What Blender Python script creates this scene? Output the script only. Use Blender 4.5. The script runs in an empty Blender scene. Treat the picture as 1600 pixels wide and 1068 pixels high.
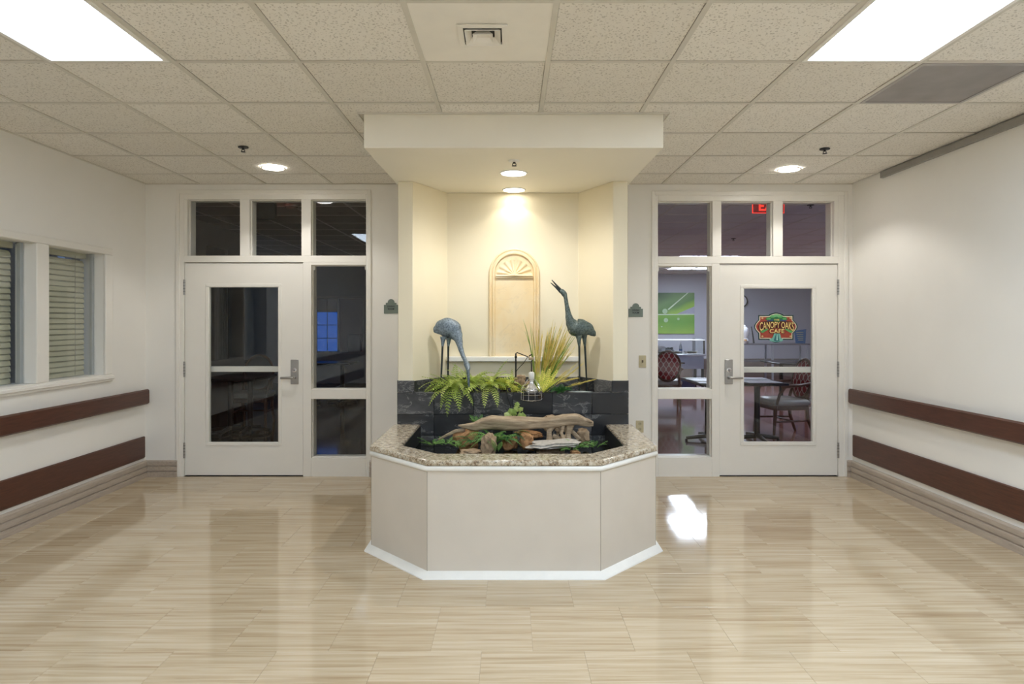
import bpy, bmesh, math, random
from mathutils import Vector, Matrix, noise as mnoise
random.seed(7)
scene = bpy.context.scene
C = scene.collection
PI = math.pi
# ------------------------------------------------------------------ camera, world, exposure
F = 1033.0; VX = 797.0; VY = 503.0; EYE = 1.46
cam_data = bpy.data.cameras.new('camera'); cam = bpy.data.objects.new('camera', cam_data); C.objects.link(cam)
cam.location = (0, 0, EYE); cam.rotation_euler = (PI/2, 0, 0)
cam_data.sensor_width = 36.0; cam_data.lens = 36.0*F/1600.0
cam_data.shift_x = (800-VX)/1600.0; cam_data.shift_y = -(534-VY)/1600.0
cam_data.clip_start = 0.05; cam_data.clip_end = 100
scene.camera = cam
world = bpy.data.worlds.new('world'); scene.world = world; world.use_nodes = True
world.node_tree.nodes['Background'].inputs[0].default_value = (0.05, 0.10, 0.22, 1)
world.node_tree.nodes['Background'].inputs[1].default_value = 0.3
scene.view_settings.view_transform = 'Standard'; scene.view_settings.look = 'None'
scene.view_settings.gamma = 1.0; scene.view_settings.use_curve_mapping = False
scene.view_settings.exposure = 1.6
scene.cycles.max_bounces = 16; scene.cycles.diffuse_bounces = 10; scene.cycles.glossy_bounces = 6; scene.cycles.transparent_max_bounces = 16
TROFFER = 7.5          # radiance of the fluorescent diffusers
NICHE_W = 12.0         # watts of the soffit downlights
DOWN_W = 13.0

def P(px, py, Y): return Vector(((px-VX)*Y/F, Y, EYE+(VY-py)*Y/F))
YB = 6.26
def bx(px): return (px-VX)*YB/F
def bz(py): return EYE+(VY-py)*YB/F

# ------------------------------------------------------------------ mesh helpers
class MB:
    def __init__(s): s.v = []; s.f = []
    def add(s, vs, fs):
        o = len(s.v); s.v += [Vector(p) for p in vs]; s.f += [[o+i for i in f] for f in fs]; return s
    def box(s, x0, y0, z0, x1, y1, z1):
        x0, x1 = min(x0, x1), max(x0, x1); y0, y1 = min(y0, y1), max(y0, y1); z0, z1 = min(z0, z1), max(z0, z1)
        return s.add([(x0,y0,z0),(x1,y0,z0),(x1,y1,z0),(x0,y1,z0),(x0,y0,z1),(x1,y0,z1),(x1,y1,z1),(x0,y1,z1)],
              [(3,2,1,0),(4,5,6,7),(0,1,5,4),(1,2,6,5),(2,3,7,6),(3,0,4,7)])
    def prism(s, poly, a, b, axis='z'):
        n = len(poly)
        g = (lambda p, h: (p[0], p[1], h)) if axis == 'z' else ((lambda p, h: (p[0], h, p[1])) if axis == 'y' else (lambda p, h: (h, p[0], p[1])))
        vs = [g(p, a) for p in poly]+[g(p, b) for p in poly]
        fs = [list(range(n))[::-1], list(range(n, 2*n))]+[(i, (i+1) % n, n+(i+1) % n, n+i) for i in range(n)]
        return s.add(vs, fs)
    def loft(s, rings, cap=True, closed=True):
        n = len(rings[0]); vs = [p for r in rings for p in r]; fs = []
        for i in range(len(rings)-1):
            for j in range(n if closed else n-1):
                k = (j+1) % n; fs.append((i*n+j, i*n+k, (i+1)*n+k, (i+1)*n+j))
        if cap and closed:
            fs.append(list(range(n))[::-1]); fs.append([(len(rings)-1)*n+j for j in range(n)])
        return s.add(vs, fs)
    def tube(s, pts, r, n=8, flat=1.0, ref=None):
        pts = [Vector(p) for p in pts]; rs = r if isinstance(r, (list, tuple)) else [r]*len(pts)
        rings = []; up = None
        for i, p in enumerate(pts):
            t = (pts[min(i+1, len(pts)-1)]-pts[max(i-1, 0)])
            t = t.normalized() if t.length > 1e-9 else Vector((0,0,1))
            if up is None:
                up = Vector(ref) if ref else (Vector((0,0,1)) if abs(t.z) < .9 else Vector((0,1,0)))
            sd = t.cross(up)
            if sd.length < 1e-6: sd = t.cross(Vector((1,0,0)))
            sd.normalize(); up = sd.cross(t).normalized()
            rings.append([p+sd*math.cos(2*PI*k/n)*rs[i]+up*math.sin(2*PI*k/n)*rs[i]*flat for k in range(n)])
        return s.loft(rings)
    def lathe(s, prof, n=20, c=(0,0,0)):
        c = Vector(c)
        return s.loft([[c+Vector((r*math.cos(2*PI*k/n), r*math.sin(2*PI*k/n), z)) for k in range(n)] for r, z in prof])
    def sweep(s, path, prof):
        # path: plan polyline; prof: [(out,z)] ; out goes to the right of the travel direction
        path = [Vector(p) for p in path]; rings = []
        for i, p in enumerate(path):
            d0 = (p-path[i-1]).normalized() if i else None
            d1 = (path[i+1]-p).normalized() if i < len(path)-1 else None
            n0 = Vector((d0.y, -d0.x)) if d0 else None; n1 = Vector((d1.y, -d1.x)) if d1 else None
            if n0 is None: m = n1
            elif n1 is None: m = n0
            else:
                m = (n0+n1).normalized(); m = m/max(.3, m.dot(n0))
            rings.append([Vector((p.x+m.x*o, p.y+m.y*o, z)) for o, z in prof])
        return s.loft(rings)

def mkmesh(name, mb, smooth=None):
    me = bpy.data.meshes.new(name); me.from_pydata([tuple(p) for p in mb.v], [], mb.f); me.update()
    bm = bmesh.new(); bm.from_mesh(me); bmesh.ops.recalc_face_normals(bm, faces=bm.faces); bm.to_mesh(me); bm.free()
    if smooth:
        for p in me.polygons: p.use_smooth = True
        me.set_sharp_from_angle(angle=math.radians(smooth))
    return me
def wloc(o):
    l = Vector((0,0,0))
    while o: l = l+o.location; o = o.parent
    return l
def obj(name, mb, m, parent=None, smooth=None, bevel=0, seg=2, label=None):
    """world-space builder: mesh origin at its base (top-level) or at its own centre (parts)"""
    xs = [p.x for p in mb.v]; ys = [p.y for p in mb.v]; zs = [p.z for p in mb.v]
    c = Vector(((min(xs)+max(xs))/2, (min(ys)+max(ys))/2, min(zs)))
    for p in mb.v: p -= c
    me = mkmesh(name, mb, smooth); me.materials.append(m)
    o = bpy.data.objects.new(name, me); C.objects.link(o)
    o.location = c-(wloc(parent) if parent else Vector((0,0,0))); o.parent = parent
    if bevel:
        b = o.modifiers.new('bevel', 'BEVEL'); b.width = bevel; b.segments = seg; b.limit_method = 'ANGLE'; b.angle_limit = math.radians(40)
        if not smooth:
            for p in me.polygons: p.use_smooth = True
            me.set_sharp_from_angle(angle=math.radians(50))
    if label: o['label'] = label
    return o
def inst(name, me, m, loc, parent=None, scale=None, rot=None):
    o = bpy.data.objects.new(name, me); C.objects.link(o)
    o.location = Vector(loc)-(wloc(parent) if parent else Vector((0,0,0))); o.parent = parent
    if scale: o.scale = scale
    if rot: o.rotation_euler = rot
    if m and not me.materials: me.materials.append(m)
    return o
def tag(o, label, cat, group=None):
    o['label'] = label; o['category'] = cat
    if group: o['group'] = group
    return o
def thing(name, label, cat, loc=(0,0,0), group=None):
    o = bpy.data.objects.new(name, None); C.objects.link(o); o.location = loc; o.empty_display_size = .1
    return tag(o, label, cat, group)
def struct(o, label=None):
    o['kind'] = 'structure'
    if label: o['label'] = label
    return o
def copy_tree(o, parent=None):
    c = o.copy(); C.objects.link(c); c.parent = parent
    for ch in list(o.children): copy_tree(ch, c)
    return c
def copy_thing(o, label, loc, rz=0):
    c = copy_tree(o); c.location = loc; c.rotation_euler = (0, 0, rz); c['label'] = label; return c
def lamp(name, kind, loc, watts, col, parent=None, rot=(0,0,0), **kw):
    d = bpy.data.lights.new(name, kind); d.energy = watts; d.color = col
    for k, v in kw.items(): setattr(d, k, v)
    o = bpy.data.objects.new(name, d); C.objects.link(o); o.parent = parent
    o.location = Vector(loc)-(wloc(parent) if parent else Vector((0,0,0))); o.rotation_euler = rot
    return o

# ------------------------------------------------------------------ materials
class NT:
    def __init__(s, name):
        s.m = bpy.data.materials.new(name); s.m.use_nodes = True; s.t = s.m.node_tree
        s.b = s.t.nodes['Principled BSDF']; s.out = s.t.nodes['Material Output']
    def n(s, kind, **inp):
        nd = s.t.nodes.new(kind)
        for k, v in inp.items():
            if hasattr(nd, k) and not k[0].isupper(): setattr(nd, k, v)
            else: s.set(nd, k.replace('_', ' '), v)
        return nd
    def set(s, nd, key, v):
        sock = nd.inputs[key]
        if isinstance(v, bpy.types.NodeSocket): s.t.links.new(v, sock)
        else: sock.default_value = v
    def math(s, op, a, b=0.0, c=0.0):
        nd = s.t.nodes.new('ShaderNodeMath'); nd.operation = op
        for i, v in enumerate((a, b, c)): s.set(nd, i, v)
        return nd.outputs[0]
    def mix(s, fac, a, b, blend='MIX'):
        nd = s.t.nodes.new('ShaderNodeMix'); nd.data_type = 'RGBA'; nd.blend_type = blend
        s.set(nd, 0, fac); s.set(nd, 6, a); s.set(nd, 7, b); return nd.outputs[2]
    def pos(s, scale=(1,1,1), obj=False, off=None):
        src = s.n('ShaderNodeTexCoord').outputs['Object'] if obj else s.n('ShaderNodeNewGeometry').outputs['Position']
        if off is not None:
            va = s.n('ShaderNodeVectorMath', operation='ADD'); s.set(va, 0, src); s.set(va, 1, off); src = va.outputs[0]
        mp = s.n('ShaderNodeMapping'); s.set(mp, 'Vector', src); s.set(mp, 'Scale', scale); return mp.outputs[0]
    def noise(s, vec, scale=5, detail=4, rough=.55, dist=0.0):
        nd = s.n('ShaderNodeTexNoise'); s.set(nd, 'Vector', vec); s.set(nd, 'Scale', scale); s.set(nd, 'Detail', detail); s.set(nd, 'Roughness', rough); s.set(nd, 'Distortion', dist)
        return nd.outputs['Fac']
    def ramp(s, fac, stops, interp='LINEAR'):
        nd = s.n('ShaderNodeValToRGB'); s.set(nd, 0, fac); cr = nd.color_ramp; cr.interpolation = interp
        while len(cr.elements) < len(stops): cr.elements.new(.5)
        for e, (p, c) in zip(cr.elements, stops):
            e.position = p; e.color = (c, c, c, 1) if isinstance(c, (int, float)) else (*c, 1)
        return nd.outputs[0]
    def bump(s, h, strength=.2, dist=.01):
        nd = s.n('ShaderNodeBump'); s.set(nd, 'Height', h); s.set(nd, 'Strength', strength); s.set(nd, 'Distance', dist); s.t.links.new(nd.outputs[0], s.b.inputs['Normal'])
    def base(s, col, rough=.5, metal=0.0, spec=.5, coat=0.0, coatr=.05):
        s.set(s.b, 'Base Color', col if isinstance(col, bpy.types.NodeSocket) else (*col, 1))
        s.set(s.b, 'Roughness', rough); s.set(s.b, 'Metallic', metal); s.set(s.b, 'Specular IOR Level', spec)
        s.set(s.b, 'Coat Weight', coat); s.set(s.b, 'Coat Roughness', coatr); return s.m
def plain(name, col, rough=.5, metal=0.0, spec=.5, var=.06, scale=8, bump=0.0, bscale=60, coat=0.0):
    t = NT(name); v = t.pos()
    a = tuple(max(0, c*(1-var)) for c in col); b = tuple(min(1, c*(1+var)) for c in col)
    t.base(t.ramp(t.noise(v, scale, 3), [(.3, a), (.7, b)]), rough, metal, spec, coat)
    if bump: t.bump(t.noise(v, bscale, 3), bump, .004)
    return t.m
def emit(name, col, s, base=(.8,.8,.8)):
    t = NT(name); t.base(base, .4); t.set(t.b, 'Emission Color', (*col, 1)); t.set(t.b, 'Emission Strength', s); return t.m
def grain(name, dark, light, scale=(1,1,1), rough=.4, obj=False, bump=.05, coat=0.0):
    t = NT(name); v = t.pos(scale, obj); f = t.noise(v, 6, 6, .6, .4)
    t.base(t.ramp(f, [(.25, dark), (.75, light)]), rough, coat=coat); t.bump(f, bump, .003); return t.m
def glass(name, tint=(1,1,1), ior=1.5):
    t = NT(name); t.t.nodes.remove(t.b)
    ge = t.n('ShaderNodeNewGeometry'); dp = t.n('ShaderNodeVectorMath', operation='DOT_PRODUCT'); t.set(dp, 0, ge.outputs['Incoming']); t.set(dp, 1, ge.outputs['Normal'])
    sch = t.math('POWER', t.math('SUBTRACT', 1.0, t.math('ABSOLUTE', dp.outputs['Value'])), 5.0); r0 = ((ior-1)/(ior+1))**2
    fr = t.math('ADD', r0, t.math('MULTIPLY', sch, 1-r0))
    tr = t.n('ShaderNodeBsdfTransparent'); t.set(tr, 'Color', (*tint, 1))
    gl = t.n('ShaderNodeBsdfGlossy'); t.set(gl, 'Roughness', 0.0)
    mx = t.n('ShaderNodeMixShader'); t.set(mx, 0, fr); t.set(mx, 1, tr.outputs[0]); t.set(mx, 2, gl.outputs[0])
    t.t.links.new(mx.outputs[0], t.out.inputs[0]); return t.m

M = {}
M['wall'] = plain('wall_paint', (.84,.825,.79), .55, var=.02, scale=1.5, bump=.08, bscale=220)
M['frame'] = plain('frame_paint', (.83,.81,.765), .32, var=.015, scale=3, bump=.03, bscale=40)
M['cream'] = plain('niche_paint', (.80,.73,.56), .5, var=.02, scale=2, bump=.06, bscale=200)
M['soffit'] = plain('soffit_paint', (.88,.84,.74), .55, var=.015, scale=2)
M['white'] = plain('white_paint', (.85,.84,.80), .4, var=.03, scale=10)
M['panel'] = plain('basin_paint', (.66,.605,.53), .45, var=.035, scale=2.5, bump=.06, bscale=90)
def floor_mat():
    t = NT('vinyl_tile'); oi = t.n('ShaderNodeObjectInfo').outputs['Random']
    cb = t.n('ShaderNodeCombineXYZ'); t.set(cb, 0, t.math('MULTIPLY', oi, 37.0)); t.set(cb, 1, t.math('MULTIPLY', oi, 11.0))
    v = t.pos((.9, 26, 1), off=cb.outputs[0]); a = t.noise(v, 1.6, 5, .62, .5)
    v2 = t.pos((.5, 7, 1), off=cb.outputs[0]); b = t.noise(v2, 1.3, 3, .5)
    f = t.math('ADD', t.math('MULTIPLY', a, .72), t.math('MULTIPLY', b, .28))
    f = t.math('ADD', f, t.math('MULTIPLY', t.math('SUBTRACT', oi, .5), .03))
    col = t.ramp(f, [(.33, (.37,.265,.16)), (.45, (.50,.395,.26)), (.54, (.565,.46,.32)), (.68, (.64,.55,.41))])
    t.base(col, t.ramp(a, [(.3, .085), (.7, .055)]), spec=.55)
    t.bump(a, .035, .002); return t.m
M['floor'] = floor_mat()
M['joint'] = plain('floor_joint', (.34,.26,.17), .6)
def ceil_mat():
    t = NT('acoustic_tile'); oi = t.n('ShaderNodeObjectInfo').outputs['Random']
    v = t.pos((1,1,1)); vo = t.n('ShaderNodeTexVoronoi'); t.set(vo, 'Vector', v); t.set(vo, 'Scale', 75)
    n1 = t.noise(v, 70, 3, .7); n2 = t.noise(v, 9, 3)
    pit = t.math('MULTIPLY', t.math('LESS_THAN', vo.outputs['Distance'], .42), t.math('GREATER_THAN', n1, .52))
    tone = t.ramp(t.math('ADD', t.math('MULTIPLY', oi, .5), t.math('MULTIPLY', n2, .5)), [(.2, (.80,.77,.71)), (.8, (.88,.855,.80))])
    t.base(t.mix(t.math('MULTIPLY', pit, .42), tone, (.22,.19,.15,1)), .9, spec=.2)
    t.bump(t.math('SUBTRACT', n1, t.math('MULTIPLY', pit, .6)), .5, .006); return t.m
M['ctile'] = ceil_mat()
M['tbar'] = plain('ceiling_grid_metal', (.66,.635,.57), .45, var=.04)
M['void'] = plain('ceiling_void', (.10,.09,.08), .9)
M['vent'] = plain('vent_white', (.87,.845,.79), .45, var=.02)
M['grille'] = plain('return_grille_grey', (.40,.38,.375), .6, var=.10, scale=5)
M['dark'] = plain('dark_plastic', (.02,.02,.022), .4)
M['railwood'] = grain('rail_wood', (.048,.015,.008), (.115,.038,.020), (14,1.1,14), .42, bump=.05)
M['base'] = grain('taupe_baseboard', (.36,.30,.245), (.50,.43,.36), (9,1.2,9), .4, bump=.05)
M['basex'] = grain('taupe_baseboard_end', (.36,.30,.245), (.50,.43,.36), (1.2,9,9), .4, bump=.05)
M['metal'] = plain('satin_nickel', (.42,.41,.40), .34, .9, var=.05)
M['steel'] = plain('stainless_steel', (.55,.56,.60), .3, .8, var=.05)
M['chrome'] = plain('chrome', (.8,.8,.82), .12, 1.0, var=.02)
M['alu'] = plain('glazing_stop_metal', (.55,.57,.60), .35, .6)
M['glass'] = glass('clear_glass', (.97,.98,.98))
M['black'] = plain('black_metal', (.015,.014,.013), .35, .3)
def granite():
    t = NT('granite'); v = t.pos()
    a = t.noise(v, 34, 5, .7); b = t.noise(v, 95, 3, .7); vo = t.n('ShaderNodeTexVoronoi'); t.set(vo, 'Vector', v); t.set(vo, 'Scale', 120)
    c1 = t.ramp(a, [(.36, (.20,.135,.08)), (.47, (.48,.40,.29)), (.56, (.60,.54,.43)), (.70, (.72,.68,.60))])
    sp = t.math('MULTIPLY', t.math('GREATER_THAN', b, .56), t.math('LESS_THAN', vo.outputs['Distance'], .5))
    c2 = t.mix(t.math('MULTIPLY', sp, .8), c1, (.06,.05,.045,1))
    t.base(c2, .16, coat=.3); return t.m
M['granite'] = granite()
def slate():
    t = NT('black_slate'); oi = t.n('ShaderNodeObjectInfo').outputs['Random']
    cb = t.n('ShaderNodeCombineXYZ'); t.set(cb, 0, t.math('MULTIPLY', oi, 9.0)); t.set(cb, 2, t.math('MULTIPLY', oi, 5.0))
    v = t.pos((1,1,1.9), off=cb.outputs[0]); a = t.noise(v, 5, 8, .68, 1.0); b = t.noise(v, 2.0, 4, .5, .6)
    vein = t.ramp(t.math('ABSOLUTE', t.math('SUBTRACT', a, .52)), [(0, 1.0), (.025, 0.0)])
    c = t.ramp(b, [(.35, (.014,.015,.018)), (.52, (.035,.037,.042)), (.70, (.12,.12,.125))])
    c = t.mix(t.math('MULTIPLY', t.math('MULTIPLY', vein, .5), t.math('GREATER_THAN', b, .46)), c, (.36,.36,.35,1))
    t.base(c, .32); t.bump(a, .18, .006); return t.m
M['slate'] = slate()
def water():
    t = NT('pond_water'); v = t.pos(); t.base((.006,.007,.004), .03, spec=.5); t.bump(t.noise(v, 14, 2), .06, .01); return t.m
M['water'] = water()
M['liner'] = plain('pond_liner', (.012,.012,.013), .4, bump=.1)
M['soil'] = plain('planter_soil', (.025,.018,.012), .9, bump=.6, bscale=40, var=.4, scale=30)
# ================================================================== THE ROOM
CEIL = 2.763; XL = -3.45; XR = 3.24; YR = -2.9
GX = [-2.94+.626*k for k in range(-1, 11)]; GX[0] = XL; GX[-1] = XR
GY = [YB]+[5.827-.627*k for k in range(14)]; GY = [y for y in GY if y > YR]+[YR]

fl = struct(obj('floor', MB().box(XL-.25, YR-.2, -.12, XR+.25, YB+.0, -.0035), M['joint']), 'polished beige streaked vinyl tile floor of the lobby')
TS = .455; g = .0004
tile_me = mkmesh('floor_tile', MB().loft([[(-TS/2+g+d, -TS/2+g+d, z), (TS/2-g-d, -TS/2+g+d, z), (TS/2-g-d, TS/2-g-d, z), (-TS/2+g+d, TS/2-g-d, z)] for d, z in ((0,-.0035),(0,-.0006),(.0007,0.0))]))
tile_me.materials.append(M['floor'])
r = 0; y = 3.389-TS*14
while y < YB:
    y1 = min(y+TS, YB); yy0 = max(y, YR)
    if y1-yy0 > .02:
        row = round((y-3.389)/TS); x = -.126+(0 if row % 2 == 0 else TS/2)-TS*9
        while x < XR:
            a, b = max(x, XL), min(x+TS, XR)
            if b-a > .02:
                inst('floor_tile', tile_me, None, ((a+b)/2, (yy0+y1)/2, 0), fl, scale=((b-a)/TS, (y1-yy0)/TS, 1))
            x += TS
    y += TS

# ---- walls
WT = .17
wb = MB()
LF0, LF1, LFT = bx(278), bx(578), bz(300)
RF0, RF1, RFT = bx(1020), bx(1322), bz(302)
for a, b, z0 in ((XL-.25, LF0, 0), (LF0, LF1, LFT), (LF1, RF0, 0), (RF0, RF1, RFT), (RF1, XR+.25, 0)):
    wb.box(a, YB, z0, b, YB+WT, CEIL+.03)
struct(obj('wall_back', wb, M['wall']), 'off-white back wall around the two glazed door frames')
WY0, WY1, WZ0, WZ1 = 3.28, 5.61, 1.015, 2.035
wl = MB(); wl.box(XL-.2, YR, 0, XL, WY0, CEIL+.03); wl.box(XL-.2, WY0, 0, XL, WY1, WZ0); wl.box(XL-.2, WY0, WZ1, XL, WY1, CEIL+.03); wl.box(XL-.2, WY1, 0, XL, YB, CEIL+.03)
struct(obj('wall_left', wl, M['wall']), 'off-white left wall with the blinds window')
struct(obj('wall_right', MB().box(XR, YR, 0, XR+.2, YB, CEIL+.03), M['wall']), 'off-white right wall with wooden rails')
struct(obj('wall_rear', MB().box(XL-.2, YR-.15, 0, XR+.2, YR, CEIL+.03), M['wall']), 'off-white wall behind the viewpoint')

# ---- ceiling with tiles and grid
ce = struct(obj('ceiling', MB().box(XL-.2, YR-.1, CEIL+.03, XR+.2, YB+.1, CEIL+.10), M['void']), 'suspended ceiling of speckled square tiles')
ct_me = mkmesh('ceiling_tile', MB().loft([[(-s, -s, z), (s, -s, z), (s, s, z), (-s, s, z)] for s, z in ((.5, .02), (.5, .006), (.494, .0))]))
ct_me.materials.append(M['ctile'])
def cell(x, y):
    i = max(k for k in range(len(GX)-1) if GX[k] <= x+1e-6); j = [k for k in range(len(GY)-1) if GY[k] >= y > GY[k+1]][0]; return i, j
skip = set()
TROFS = [((GX[2], GX[3]), (GY[7], GY[5])), ((GX[8], GX[9]), (GY[7], GY[5])), ((GX[5], GX[6]), (GY[12], GY[10])), ((GX[8], GX[9]), (GY[12], GY[10]))]
for (xa, xb), (ya, yb) in TROFS:
    for k in (.25, .75): skip.add(cell((xa+xb)/2, ya+(yb-ya)*k))
skip.add(cell(-.12, 3.0)); skip.add(cell(2.38, 3.6))
for i in range(len(GX)-1):
    for j in range(len(GY)-1):
        if (i, j) in skip: continue
        w = GX[i+1]-GX[i]-.022; d = GY[j]-GY[j+1]-.022
        if d < .03: continue
        o = inst('ceiling_tile', ct_me, None, ((GX[i]+GX[i+1])/2, (GY[j]+GY[j+1])/2, CEIL+.004+random.uniform(0, .003)), ce, scale=(w, d, 1))
for x in GX[1:-1]:
    obj('grid_bar', MB().box(x-.0125, YR, CEIL, x+.0125, YB, CEIL+.006), M['tbar'], ce)
for j, y in enumerate(GY[1:-1]):
    for i in range(len(GX)-1):
        if (i, j) in skip and (i, j+1) in skip and j+1 in (6, 11): continue
        obj('cross_bar', MB().box(GX[i]+.0125, y-.0125, CEIL+.0006, GX[i+1]-.0125, y+.0125, CEIL+.006), M['tbar'], ce)
obj('wall_angle', MB().box(XL, YR, CEIL-.001, XL+.02, YB, CEIL+.004), M['tbar'], ce)
obj('wall_angle', MB().box(XL, YB-.02, CEIL-.001, XR, YB, CEIL+.004), M['tbar'], ce)

# ---- soffit over the fountain
FC = .022
sof = MB().prism([(FC-.938, 4.14), (FC+.938, 4.14), (FC+.90, YB), (FC-.90, YB)], 2.55, CEIL-.0005)
so = struct(obj('ceiling_soffit', sof, M['soffit'], bevel=.004), 'cream boxed soffit hanging over the fountain niche')
obj('trim_angle', MB().sweep([(FC-.965, YB), (FC-.968, 4.113), (FC+.968, 4.113), (FC+.965, YB)], [(0, CEIL-.010), (0.004, CEIL-.010), (.004, CEIL), (0, CEIL)]), M['tbar'], so)

# ---- bumped-out niche wall behind the fountain
YC = 5.118; YN = 5.574
NP = [(FC-.889, YC), (FC-.775, YC), (FC-.553, YN), (FC+.553, YN), (FC+.775, YC), (FC+.889, YC), (FC+.889, YB), (FC-.889, YB)]
wn = struct(obj('wall_niche', MB().prism(NP, 0, 2.55), M['cream'], bevel=.004), 'cream angled niche wall behind the fountain')
obj('sill', MB().prism([(FC-.565, YN), (FC-.545, YN-.055), (FC+.545, YN-.055), (FC+.565, YN)], 1.130, 1.172), M['white'], wn, bevel=.006, label='white painted ledge below the arched panel')
# planter box that fills the niche, slate faced
pl = [(FC-.765, YC+.014), (FC+.765, YC+.014), (FC+.553-.006, YN-.012), (FC-.553+.006, YN-.012)]
obj('planter_fill', MB().prism(pl, .40, .872), M['soil'], wn, label='dark soil of the planter')
obj('planter_lip', MB().box(FC-.76, YC-.004, .872, FC+.76, YC+.05, .916), M['slate'], wn, bevel=.004)
def slab(a, b, z0, z1, t=.011):
    a = Vector(a); b = Vector(b); d = (b-a).normalized(); n = Vector((d.y, -d.x)); e = d*.0012
    a2, b2 = a+e, b-e
    return obj('slate_tile', MB().prism([a2, b2, b2+n*t, a2+n*t], z0+.0012, z1-.0012), M['slate'], wn, bevel=.0015, seg=1)
XS = [FC-.889, FC-.61, FC-.305, FC, FC+.305, FC+.61, FC+.889]
for z0, z1 in ((.42, .585), (.585, .750), (.750, .914)):
    for a, b in zip(XS[:-1], XS[1:]): slab((a, YC), (b, YC), z0, z1)
for s in (-1, 1):
    q = sorted([FC+s*.889, FC+s*.762]); slab((q[0], YC), (q[1], YC), .914, 1.009)
L0, L1 = Vector((FC-.775, YC+.012)), Vector((FC-.553, YN)); R0, R1 = Vector((FC+.553, YN)), Vector((FC+.775, YC+.012))
for a, b in ((L0, L1), (R0, R1)):
    m = (a+b)/2; slab(a, m, .87, 1.005, .009); slab(m, b, .87, 1.005, .009)
for k in range(4):
    x0 = FC-.55+k*.275; slab((x0, YN), (x0+.275, YN), .87, 1.0, .009)
for s in (-1, 1):   # sides of the bump-out facing the doors
    for k in range(3):
        y0 = YC+.01+k*.37; a, b = (FC+s*.889, y0), (FC+s*.889, y0+.37)
        for z0, z1 in ((.585, .75), (.75, .914), (.914, 1.009)):
            slab(*( (b, a) if s < 0 else (a, b) ), z0, z1, .009)

# ---- baseboards
def bprof(h=.155): return [(0,0),(.034,0),(.034,.046),(.020,.049),(.020,.056),(.031,.059),(.031,.098),(.017,.101),(.017,.107),(.026,.110),(.026,h-.012),(.014,h),(0,h)]
struct(obj('baseboard_left', MB().sweep([(XL, YR), (XL, YB), (LF0, YB)], bprof()), M['base']), 'taupe ridged baseboard along the left wall')
struct(obj('baseboard_right', MB().sweep([(RF1, YB), (XR, YB), (XR, YR)], bprof()), M['base']), 'taupe ridged baseboard along the right wall')
struct(obj('baseboard_back', MB().sweep([(LF1, YB), (FC-.90, YB)], bprof()), M['basex']), 'short taupe baseboard left of the fountain')
struct(obj('baseboard_centre', MB().sweep([(FC+.90, YB), (RF0, YB)], bprof()), M['basex']), 'short taupe baseboard right of the fountain')

# ---- glazed storefront frames, panes, doors
GLY = YB+.07
def storefront(name, bars, panes, label):
    m = MB()
    for x0, x1, y0, y1, d0, d1 in bars: m.box(bx(x0), d0, bz(y1), bx(x1), d1, bz(y0))
    root = struct(obj(name, m, M['frame'], bevel=.003), label)
    for x0, x1, y0, y1 in panes:
        a, b, z0, z1 = bx(x0)-.004, bx(x1)+.004, bz(y1)-.004, bz(y0)+.004
        pa = obj('pane', MB().box(a, GLY-.003, z0, b, GLY+.003, z1), M['glass'], root)
        if z0 > 2: pa.rotation_euler = (-.0075, 0, -.003) if b < 0 else (-.0105, 0, .006)
        st = MB(); w = .016
        for q in ((a, z0, b, z0+w), (a, z1-w, b, z1), (a, z0+w, a+w, z1-w), (b-w, z0+w, b, z1-w)):
            st.box(q[0], GLY+.004, q[1], q[2], GLY+.022, q[3])
        st2 = MB(); w2 = .010
        for q in ((a, z0, b, z0+w2), (a, z1-w2, b, z1), (a, z0+w2, a+w2, z1-w2), (b-w2, z0+w2, b, z1-w2)):
            st2.box(q[0], GLY-.028, q[1], q[2], GLY-.004, q[3])
        obj('glazing_stop', st2, M['frame'], root)
    return root
y0, y1 = YB-.004, YB+WT
LB = [(278, 287.5, 300, 744.5, y0, y1), (287.5, 572, 300, 311.5, y0, y1), (572, 578, 300, 744.5, y0, y1), (287.5, 572, 399.5, 409.5, y0, y1),
      (473.6, 486.5, 409.5, 744.5, y0, y1), (375, 390, 311.5, 399.5, y0, y1), (471, 486, 311.5, 399.5, y0, y1), (486.5, 572, 409.5, 414, y0, y1),
      (486.5, 572, 608, 623, y0, y1), (486.5, 572, 715, 744.5, y0, y1), (287.5, 293, 311.5, 399.5, y0, y1)]
LP = [(293, 375, 311.5, 399.5), (390, 471, 311.5, 399.5), (486, 572, 311.5, 399.5), (486.5, 572, 414, 608), (486.5, 572, 623, 715)]
w1 = storefront('window_1', LB, LP, 'cream painted frame with three transoms and sidelight around the left door')
RB = [(1310, 1322, 302, 744.5, y0, y1), (1028, 1310, 302, 314, y0, y1), (1020, 1028, 302, 744.5, y0, y1), (1028, 1310, 400.5, 411.5, y0, y1),
      (1112, 1124.4, 411.5, 744.5, y0, y1), (1113, 1127, 314, 400.5, y0, y1), (1208, 1223, 314, 400.5, y0, y1), (1303, 1310, 314, 400.5, y0, y1),
      (1028, 1112, 411.5, 415.5, y0, y1), (1028, 1112, 607.5, 623, y0, y1), (1028, 1112, 714, 744.5, y0, y1)]
RP = [(1028, 1113, 314, 400.5), (1127, 1208, 314, 400.5), (1223, 1303, 314, 400.5), (1028, 1112, 415.5, 607.5), (1028, 1112, 623, 714)]
w2 = storefront('window_2', RB, RP, 'cream painted frame with three transoms and sidelight around the cafe door')
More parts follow.
